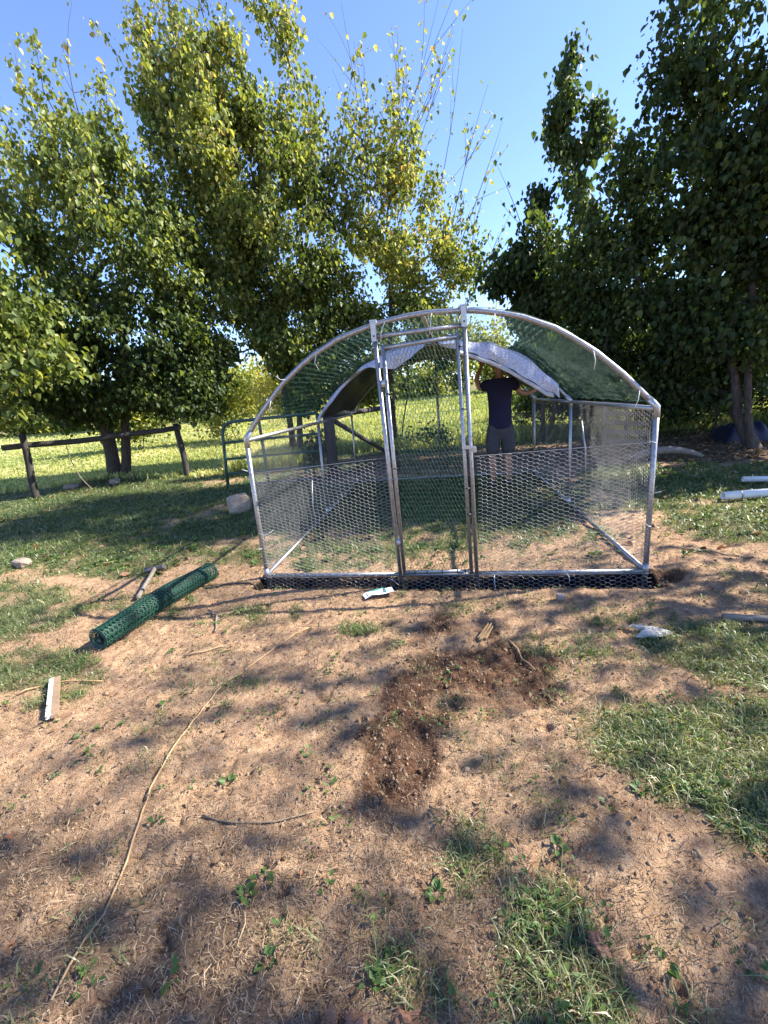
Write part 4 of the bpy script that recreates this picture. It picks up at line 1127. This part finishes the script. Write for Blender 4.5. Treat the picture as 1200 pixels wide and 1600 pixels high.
tag(lump('red_leaf', (-3.04, .26, gz(-3.04, .26) + .02), (.10, .07, .02), M['red_wood'], None, None, jit=.1, seed=30), 'reddish curled dead leaf left of the hammer head', 'leaf')

def log():
    m = MB(); pts = []
    for k in range(12):
        t = k / 11
        pts.append((3.05 + 1.12 * t, 4.40 - .06 * t, gz(3.2, 4.4) + .05 + .14 * math.sin(t * math.pi) ** .8))
    m.tube(pts, [.05, .062, .066, .068, .068, .066, .064, .06, .055, .05, .042, .03], 9)
    o = m.build('fallen_limb', M['grey_wood'])
    tag(o, 'bowed pale bare limb lying on the ground right of the coop', 'branch')
log()

def pvc(a, b, r, label, band=False):
    o = empty('pvc_pipe', a, label, 'pipe', 'white pipes lying on the right lawn')
    a = Vector(a); b = Vector(b); d = (b - a).normalized()
    m = MB(); n = 14
    u = d.cross(Vector((0, 0, 1))).normalized(); w = u.cross(d)
    vs = []; fs = []
    rings = [(a + d * .05, r * .82), (a, r * .82), (a, r), (b, r), (b, r * .82), (b - d * .05, r * .82)]
    for c, rr in rings:
        for k in range(n):
            an = 2 * math.pi * k / n
            vs.append(c + (u * math.cos(an) + w * math.sin(an)) * rr)
    for i in range(5):
        for k in range(n):
            fs.append((i * n + k, i * n + (k + 1) % n, (i + 1) * n + (k + 1) % n, (i + 1) * n + k))
    m.add(vs, fs); m.build('tube', M['pvc'], o)
    m = MB(); m.tube([a + d * .045, a + d * .05], r * .8, 12); m.build('bore_shade', M['dark'], o)  # black disc inside the pipe mouth, standing in for the bore's shade
    if band:
        m = MB(); m.tube([a + d * .17, a + d * .182], r + .002, 14); m.build('tape_band', M['steel'], o)
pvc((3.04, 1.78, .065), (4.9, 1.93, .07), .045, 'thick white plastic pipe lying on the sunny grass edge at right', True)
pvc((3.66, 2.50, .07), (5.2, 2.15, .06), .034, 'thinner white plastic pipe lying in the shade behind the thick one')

def pallet():
    o = empty('wooden_pallet', (3.75, 6.3, 0), 'old slatted wooden pallet leaning in the shade behind the coop', 'pallet')
    R = Matrix.Rotation(math.radians(-18), 3, 'X') @ Matrix.Rotation(math.radians(7), 3, 'Y')
    c = Vector((3.75, 6.3, .45))
    for k in range(5):
        m = MB(); m.box(c + R @ Vector((0, -.03, -.36 + k * .19)), (.95, .02, .09), R, .004); m.build('slat', M['old_slat'], o, smooth=False)
    for x in (-.42, 0, .42):
        m = MB(); m.box(c + R @ Vector((x, .03, 0)), (.05, .09, .95), R); m.build('bearer', M['old_slat'], o, smooth=False)
pallet()

def covered_pile():
    nu, nv = 26, 18; vs = []; fs = []
    for i in range(nu):
        for j in range(nv):
            u = i / (nu - 1) * 2 - 1; v = j / (nv - 1) * 2 - 1
            e = max(abs(u), abs(v)) ** 3
            h = .34 * (1 - e) ** .6 * (1 + .12 * math.sin(u * 7 + v * 3) + .08 * math.sin(u * 15)) if e < 1 else 0
            vs.append((5.75 + u * .42, 6.1 + v * .35, -.02 + h + .03 * math.sin(u * 9 + v * 8) * (1 - e)))
    for i in range(nu - 1):
        for j in range(nv - 1):
            q = i * nv + j; fs.append((q, q + nv, q + nv + 1, q + 1))
    m = MB(); m.add(vs, fs)
    tag(m.build('covered_pile', M['blue_cloth']), 'low pile under a dark blue sheet in the shade at the right edge', 'covered pile')
covered_pile()

# ------------------------------------------------------------------ undergrowth and far trees
def shrub(x, y, w, h, label, seed, hue=(.22, .1), n=60, per=26, leaf=(.075, .02), spread=.18, cat='shrub', group=None):
    r = np.random.default_rng(seed)
    lobes = [(x + r.normal(0, w * .35), y + r.normal(0, w * .25), h * r.uniform(.35, .8), w * .42, h * .3) for _ in range(6)]
    st = [stem(x + r.normal(0, w * .15), y + r.normal(0, w * .15), (x + r.normal(0, w * .4), y + r.normal(0, w * .3), h * .6), 5, .03) for _ in range(4)]
    return tree('shrub', label, cat, st, lobes, n, per, leaf, hue, .6, spread, rtip=.0035, rmax=.05, seed=seed, group=group)
shrub(4.4, 7.2, 1.1, 1.7, 'dark twiggy brush in the shade under the right tree, nearest the coop', 41, (.12, .08), 60, 14)
shrub(6.0, 7.6, 1.3, 2.2, 'dark brush under the right tree behind the blue covered pile', 42, (.16, .1), 80, 20)
shrub(7.4, 7.4, 1.4, 1.9, 'dark leafy brush at the right edge of the grove, beyond the trunk', 48, (.16, .1), 90, 24)
shrub(5.3, 9.4, 1.5, 2.0, 'tangled dark brush between the pallet and the right trunk', 49, (.2, .1), 100, 24)
shrub(8.6, 10.6, 1.8, 2.6, 'tall dark brush deep in the grove at far right', 50, (.18, .1), 110, 26)
shrub(4.0, 8.6, 1.5, 2.3, 'broad dark bush closing the view behind the pallet', 71, (.1, .08), 150, 34, (.1, .03), .22)
shrub(6.4, 8.6, 1.6, 2.2, 'broad dark bush between the two right trunks', 72, (.1, .08), 150, 34, (.1, .03), .22)
shrub(3.0, 9.6, 1.1, 1.7, 'rounded dark bush at the field edge behind the right coop corner', 73, (.18, .1), 100, 30, (.1, .03), .2)
shrub(9.0, 8.4, 1.7, 2.4, 'broad dark bush beyond the covered pile, rightmost in the grove', 74, (.1, .08), 150, 34, (.1, .03), .22)
shrub(-2.35, 4.85, .35, 1.15, 'leafy climbing vine clinging to the gate post', 43, (.2, .1), 40, 12, (.07, .02), .1, 'vine')
shrub(-6.5, 15.5, 2.2, 3.9, 'pale yellow bush in full sun beyond the green gate', 44, (.8, .1), 110, 44, (.14, .04), .3)
shrub(-9.8, 16.5, 2.4, 3.6, 'yellow green bush in the sunny field behind the left fence rail', 45, (.68, .1), 110, 44, (.14, .04), .3)
shrub(3.4, 13.0, 1.5, 2.0, 'green bush at the edge of the field right of the person', 46, (.5, .1), 80, 30, (.11, .03), .25)
shrub(-14.0, 15.0, 2.6, 3.0, 'pale green bush in the field far left of the fence', 84, (.6, .12), 120, 40, (.15, .04), .32)
shrub(.2, 7.5, 1.0, .8, 'low leafy weeds growing along the wire fence behind the coop', 47, (.3, .1), 40, 12, (.08, .02), .14, 'weeds')

def far_tree(x, y, h, w, seed, hue, lab, grp=None, n=150, per=30, leaf=(.34, .1)):
    r = np.random.default_rng(seed)
    lobes = [(x + r.normal(0, w * .33), y + r.normal(0, w * .25), h * r.uniform(.22, .85), w * r.uniform(.3, .5), h * r.uniform(.12, .22)) for _ in range(11)]
    return tree('field_edge_tree', lab, 'tree', [stem(x, y, (x, y, h * .6), 6, .1)], lobes, n, per, leaf, hue, .5, .55, rtip=.012, seed=seed, group=grp)
far_tree(5.5, 40, 9.5, 3.6, 51, (.72, .12), 'far sunlit yellow green tree in the gap right of the coop door')
far_tree(10.5, 43, 9.0, 3.8, 52, (.62, .12), 'far green tree right of the yellow one beyond the field')
FG = 'trees along the far edge of the field'
for i, (x, y, h, w, hu) in enumerate(((-48, 42, 8, 6, .6), (-41, 41, 7.5, 6, .64), (-34, 40, 7, 5, .6), (-27, 42, 6.5, 4.5, .66), (-20, 41, 6, 4.5, .7), (-13.5, 42, 6.5, 4, .64), (-7.5, 44, 6.5, 4, .58), (-1.5, 44, 6, 4, .62), (17, 42, 9, 4.5, .5), (24, 40, 10, 5, .45), (32, 38, 11, 6, .4))):
    far_tree(x, y, h, w, 60 + i, (hu, .1), 'hazy green tree in the row along the far edge of the field', FG, 120, 26, (.42, .12))

# ------------------------------------------------------------------ grass, straw, weeds, clods, litter
rng = np.random.default_rng(101)
def thick(x, y): return grass_f(x, y)
x1, y1 = scatter(-4.9, 2.8, -3.0, -.4, 380000, thick, .6)
h = rng.uniform(.018, .062, len(x1)); hue = np.clip(rng.normal(.48, .26, len(x1)), 0, 1)
tag(link('grass', blade_mesh('grass', x1, y1, h, rng.uniform(.0022, .0046, len(x1)), rng.uniform(.3, 1.7, len(x1)), hue, M['grass'])), 'short mown grass patches in the foreground dirt', kind='stuff')
x2, y2 = scatter(-12, 8, -.4, 8.2, 330000, lambda x, y: np.clip(grass_f(x, y) + litter_f(x, y) * .05, 0, 1), .62)
dist = np.hypot(x2 - CAM.x, y2 - CAM.y)
h = rng.uniform(.02, .065, len(x2)) * (1 + .05 * dist); hue = np.clip(rng.normal(.36, .22, len(x2)), 0, 1)
tag(link('grass', blade_mesh('lawn', x2, y2, h, rng.uniform(.003, .006, len(x2)) * (1 + .16 * dist), rng.uniform(.4, 1.8, len(x2)), hue, M['grass'])), 'thin worn lawn around and inside the coop', kind='stuff')
# field beyond the fences
def fieldf(x, y):
    return np.where(x < -3.5, np.clip((y - 6.3 - (x + 3.5) * .12) / .8, 0, 1), np.clip((y - 8.0) / .8, 0, 1)) * np.clip(.35 + fbm(x, y, .8, 3, 88), 0, 1)
yy = 5.5 + (rng.random(330000) ** 2.2) * 42
xx = rng.uniform(-1, 1, len(yy)) * (yy + 4) * 1.15 - 2
k = (rng.random(len(yy)) < fieldf(xx, yy)) & in_view(xx, yy, 1.2)
xx, yy = xx[k], yy[k]
dist = np.hypot(xx - CAM.x, yy - CAM.y)
hb = np.where(xx < -5.2, .16, .40)
h = rng.uniform(.4, 1.2, len(xx)) * hb * np.clip(.75 + .02 * dist, 0, 1.5)
hue = np.clip(rng.normal(.40, .2, len(xx)) + np.where(xx < -5.0, .22, 0) + (fbm(xx, yy, .35, 3, 99) - .5) * .6, 0, 1)
tag(link('field_grass', blade_mesh('field_grass', xx, yy, h, .0035 * dist * rng.uniform(.5, 1.3, len(xx)), rng.uniform(.15, 1.1, len(xx)), hue, M['crop'])), 'tall sunny yellow green grass of the field beyond the fence', kind='stuff')

# dry straw and mown thatch on the dirt
def strawf(x, y):
    tr = ((y + .047 * x) > -.23) & ((y + .047 * x) < .04) & (np.abs(x) < 1.55)
    return np.where(tr, .02, 1) * np.clip(.30 + .9 * (fbm(x, y, 2.4, 4, 120) - .35) + .25 * np.clip((-1.7 - y), 0, 1), .02, 1)
xs = rng.uniform(-3.2, 2.8, 330000); ys = -3.0 + rng.random(330000) ** 1.25 * 4.2
k = (rng.random(len(xs)) < strawf(xs, ys)) & in_view(xs, ys)
xs, ys = xs[k], ys[k]; n = len(xs)
L = rng.uniform(.006, .030, n) * np.where(rng.random(n) < .07, 2.4, 1); a = rng.uniform(0, 6.28, n); cu = rng.normal(0, 1.1, n)
zs = ground_z(xs, ys)
P0 = np.stack([xs - np.cos(a) * L / 2, ys - np.sin(a) * L / 2, zs], 1)
P1 = np.stack([xs - np.sin(a) * cu * L * .2, ys + np.cos(a) * cu * L * .2, zs], 1)
P2 = np.stack([xs + np.cos(a) * L / 2, ys + np.sin(a) * L / 2, zs], 1)
for P in (P0, P1, P2): P[:, 2] = ground_z(P[:, 0], P[:, 1]) + rng.uniform(.001, .009, n)
P1[:, 2] += rng.uniform(0, .012, n)
wv = np.stack([-np.sin(a), np.cos(a), rng.normal(0, .5, n)], 1) * rng.uniform(.0004, .0011, n)[:, None]
V = np.stack([P0 - wv, P0 + wv, P1 - wv, P1 + wv, P2 - wv * .6, P2 + wv * .6], 1)
Fq = (np.arange(n)[:, None, None] * 6 + np.array([[0, 1, 3, 2], [2, 3, 5, 4]])[None]).reshape(-1, 4)
hs = np.clip(rng.normal(.42, .30, n), 0, 1) * (1 - .6 * comp_f(xs, ys))
tag(link('dry_thatch', mesh_np('dry_thatch', V, Fq, M['straw'], {'hue': np.repeat(hs, 6)})), 'dry brown straw and mown thatch scattered over the dirt', kind='stuff')

# broad leaved weeds
def weeds(name, n, x0, x1, y0, y1, f, size, label, per=(4, 9)):
    x, y = scatter(x0, x1, y0, y1, n, f)
    cs, ds, sz, hu = [], [], [], []
    for px, py in zip(x, y):
        m = rng.integers(*per); a = rng.uniform(0, 2 * np.pi, m)
        r = rng.uniform(0, .03, m); s0 = rng.uniform(*size)
        cs.append(np.stack([px + np.cos(a) * r, py + np.sin(a) * r, np.zeros(m)], 1)); ds.append(np.stack([np.cos(a), np.sin(a), rng.uniform(.05, .8, m)], 1))
        sz.append(s0 * rng.uniform(.6, 1.2, m)); hu.append(np.clip(rng.normal(.45, .25) + rng.normal(0, .1, m), 0, 1))
    C = np.concatenate(cs); D = np.concatenate(ds); S_ = np.concatenate(sz); H_ = np.concatenate(hu)
    C[:, 2] = ground_z(C[:, 0], C[:, 1]) + rng.uniform(.004, .022, len(C))
    N = np.stack([rng.normal(0, .3, len(C)), rng.normal(0, .3, len(C)), np.ones(len(C))], 1)
    V, Fq = leaf_verts(C, D, N, S_, .72, .15)
    tag(link(name, mesh_np(name, V, Fq, M['weed'], {'hue': np.repeat(H_, 6)})), label, kind='stuff')
weeds('weeds', 26000, -3.2, 2.8, -3.0, .3, lambda x, y: .012 + .22 * grass_f(x, y) + .05 * (fbm(x, y, 3.1, 2, 140) > .62), (.009, .024), 'small broad leaved weeds sprouting from the dirt')
weeds('weeds', 26000, -12, 8, .2, 7.6, lambda x, y: .03 + .30 * grass_f(x, y), (.02, .055), 'clover and broad leaved weeds in the lawn')
# a few larger leaf rosettes
for i, (wx, wy) in enumerate([(-.83, -1.96), (.72, -1.93), (.39, -2.15), (.01, -2.31), (.58, -2.42), (-.12, -2.52), (-.56, -2.36), (-.43, -2.51), (.36, -2.38), (.28, -2.3), (-1.62, -1.7), (.92, -1.98)]):
    m_ = int(rng.integers(5, 11)); a = rng.uniform(0, 6.28, m_)
    C = np.stack([wx + np.cos(a) * .01, wy + np.sin(a) * .01, np.full(m_, gz(wx, wy) + .006)], 1)
    D = np.stack([np.cos(a), np.sin(a), rng.uniform(.2, .9, m_)], 1)
    V, Fq = leaf_verts(C, D, np.stack([rng.normal(0, .2, m_), rng.normal(0, .2, m_), np.ones(m_)], 1), rng.uniform(.016, .034, m_), .75, .15)
    spot = ['left of the middle dirt', 'at the corner of the right grass patch', 'above the lower grass patch', 'in the middle foreground', 'at the lower right', 'at the bottom edge by the rotten wood', 'in the left foreground', 'near the bottom edge left of centre', 'inside the lower grass patch', 'at the left of the lower grass patch', 'below the painted board', 'along the edge of the right grass patch'][i]
    tag(link('weed_rosette', mesh_np('weed_rosette', V, Fq, M['weed'], {'hue': np.repeat(np.clip(rng.normal(.5, .2, m_), 0, 1), 6)})), 'small rosette of round green weed leaves ' + spot, 'weed', 'weed rosettes in the foreground dirt')

# clods
def clods(n):
    x, y = scatter(-3, 2.6, -3, .3, n, lambda x, y: np.clip(.25 + .8 * (fbm(x, y, 3.3, 3, 150) - .4) + .25 * comp_f(x, y), 0, 1) * (1 - .7 * grass_f(x, y)))
    m = len(x); r = rng.uniform(.002, .009, m) * np.where(rng.random(m) < .05, 1.9, 1)
    t = np.array([[1, 0, 0], [-.5, .87, 0], [-.5, -.87, 0], [.4, .6, .8], [-.8, 0, .7], [.4, -.6, .75], [0, 0, 1.1]])
    Fb = np.array([[0, 1, 3], [1, 4, 3], [1, 2, 4], [2, 5, 4], [2, 0, 5], [0, 3, 5], [3, 4, 6], [4, 5, 6], [5, 3, 6]])
    V = t[None] * r[:, None, None] * rng.uniform(.7, 1.35, (m, 7, 3))
    an = rng.uniform(0, 6.28, m); c, s = np.cos(an)[:, None], np.sin(an)[:, None]
    V = np.stack([V[..., 0] * c - V[..., 1] * s, V[..., 0] * s + V[..., 1] * c, V[..., 2] - r[:, None] * .25], -1) + np.stack([x, y, ground_z(x, y)], 1)[:, None]
    Fq = (np.arange(m)[:, None, None] * 7 + Fb[None]).reshape(-1, 3)
    tag(link('soil_clods', mesh_np('soil_clods', V, Fq, M['clod'])), 'crumbs and clods of dry soil on the bare dirt', kind='stuff')
clods(26000)

def litter(name, n, x0, x1, y0, y1, f, size, label):
    x, y = scatter(x0, x1, y0, y1, n, f); m = len(x)
    a = rng.uniform(0, 6.28, m)
    C = np.stack([x, y, ground_z(x, y) + rng.uniform(.004, .02, m)], 1)
    D = np.stack([np.cos(a), np.sin(a), rng.normal(0, .25, m)], 1)
    N = np.stack([rng.normal(0, .5, m), rng.normal(0, .5, m), np.ones(m)], 1)
    V, Fq = leaf_verts(C, D, N, rng.uniform(*size, m), .6, .5)
    tag(link(name, mesh_np(name, V, Fq, M['dead_leaf'], {'hue': np.repeat(np.clip(rng.normal(.6, .26, m), 0, 1), 6)})), label, kind='stuff')
litter('leaf_litter', 2600, -3, 2.6, -3, .3, lambda x, y: np.full_like(x, .55), (.009, .028), 'curled dead leaves strewn over the foreground dirt')
litter('leaf_litter', 15000, -10, 9, .3, 9, lambda x, y: .08 + .9 * litter_f(x, y), (.04, .1), 'brown leaf litter in the shade under the trees')
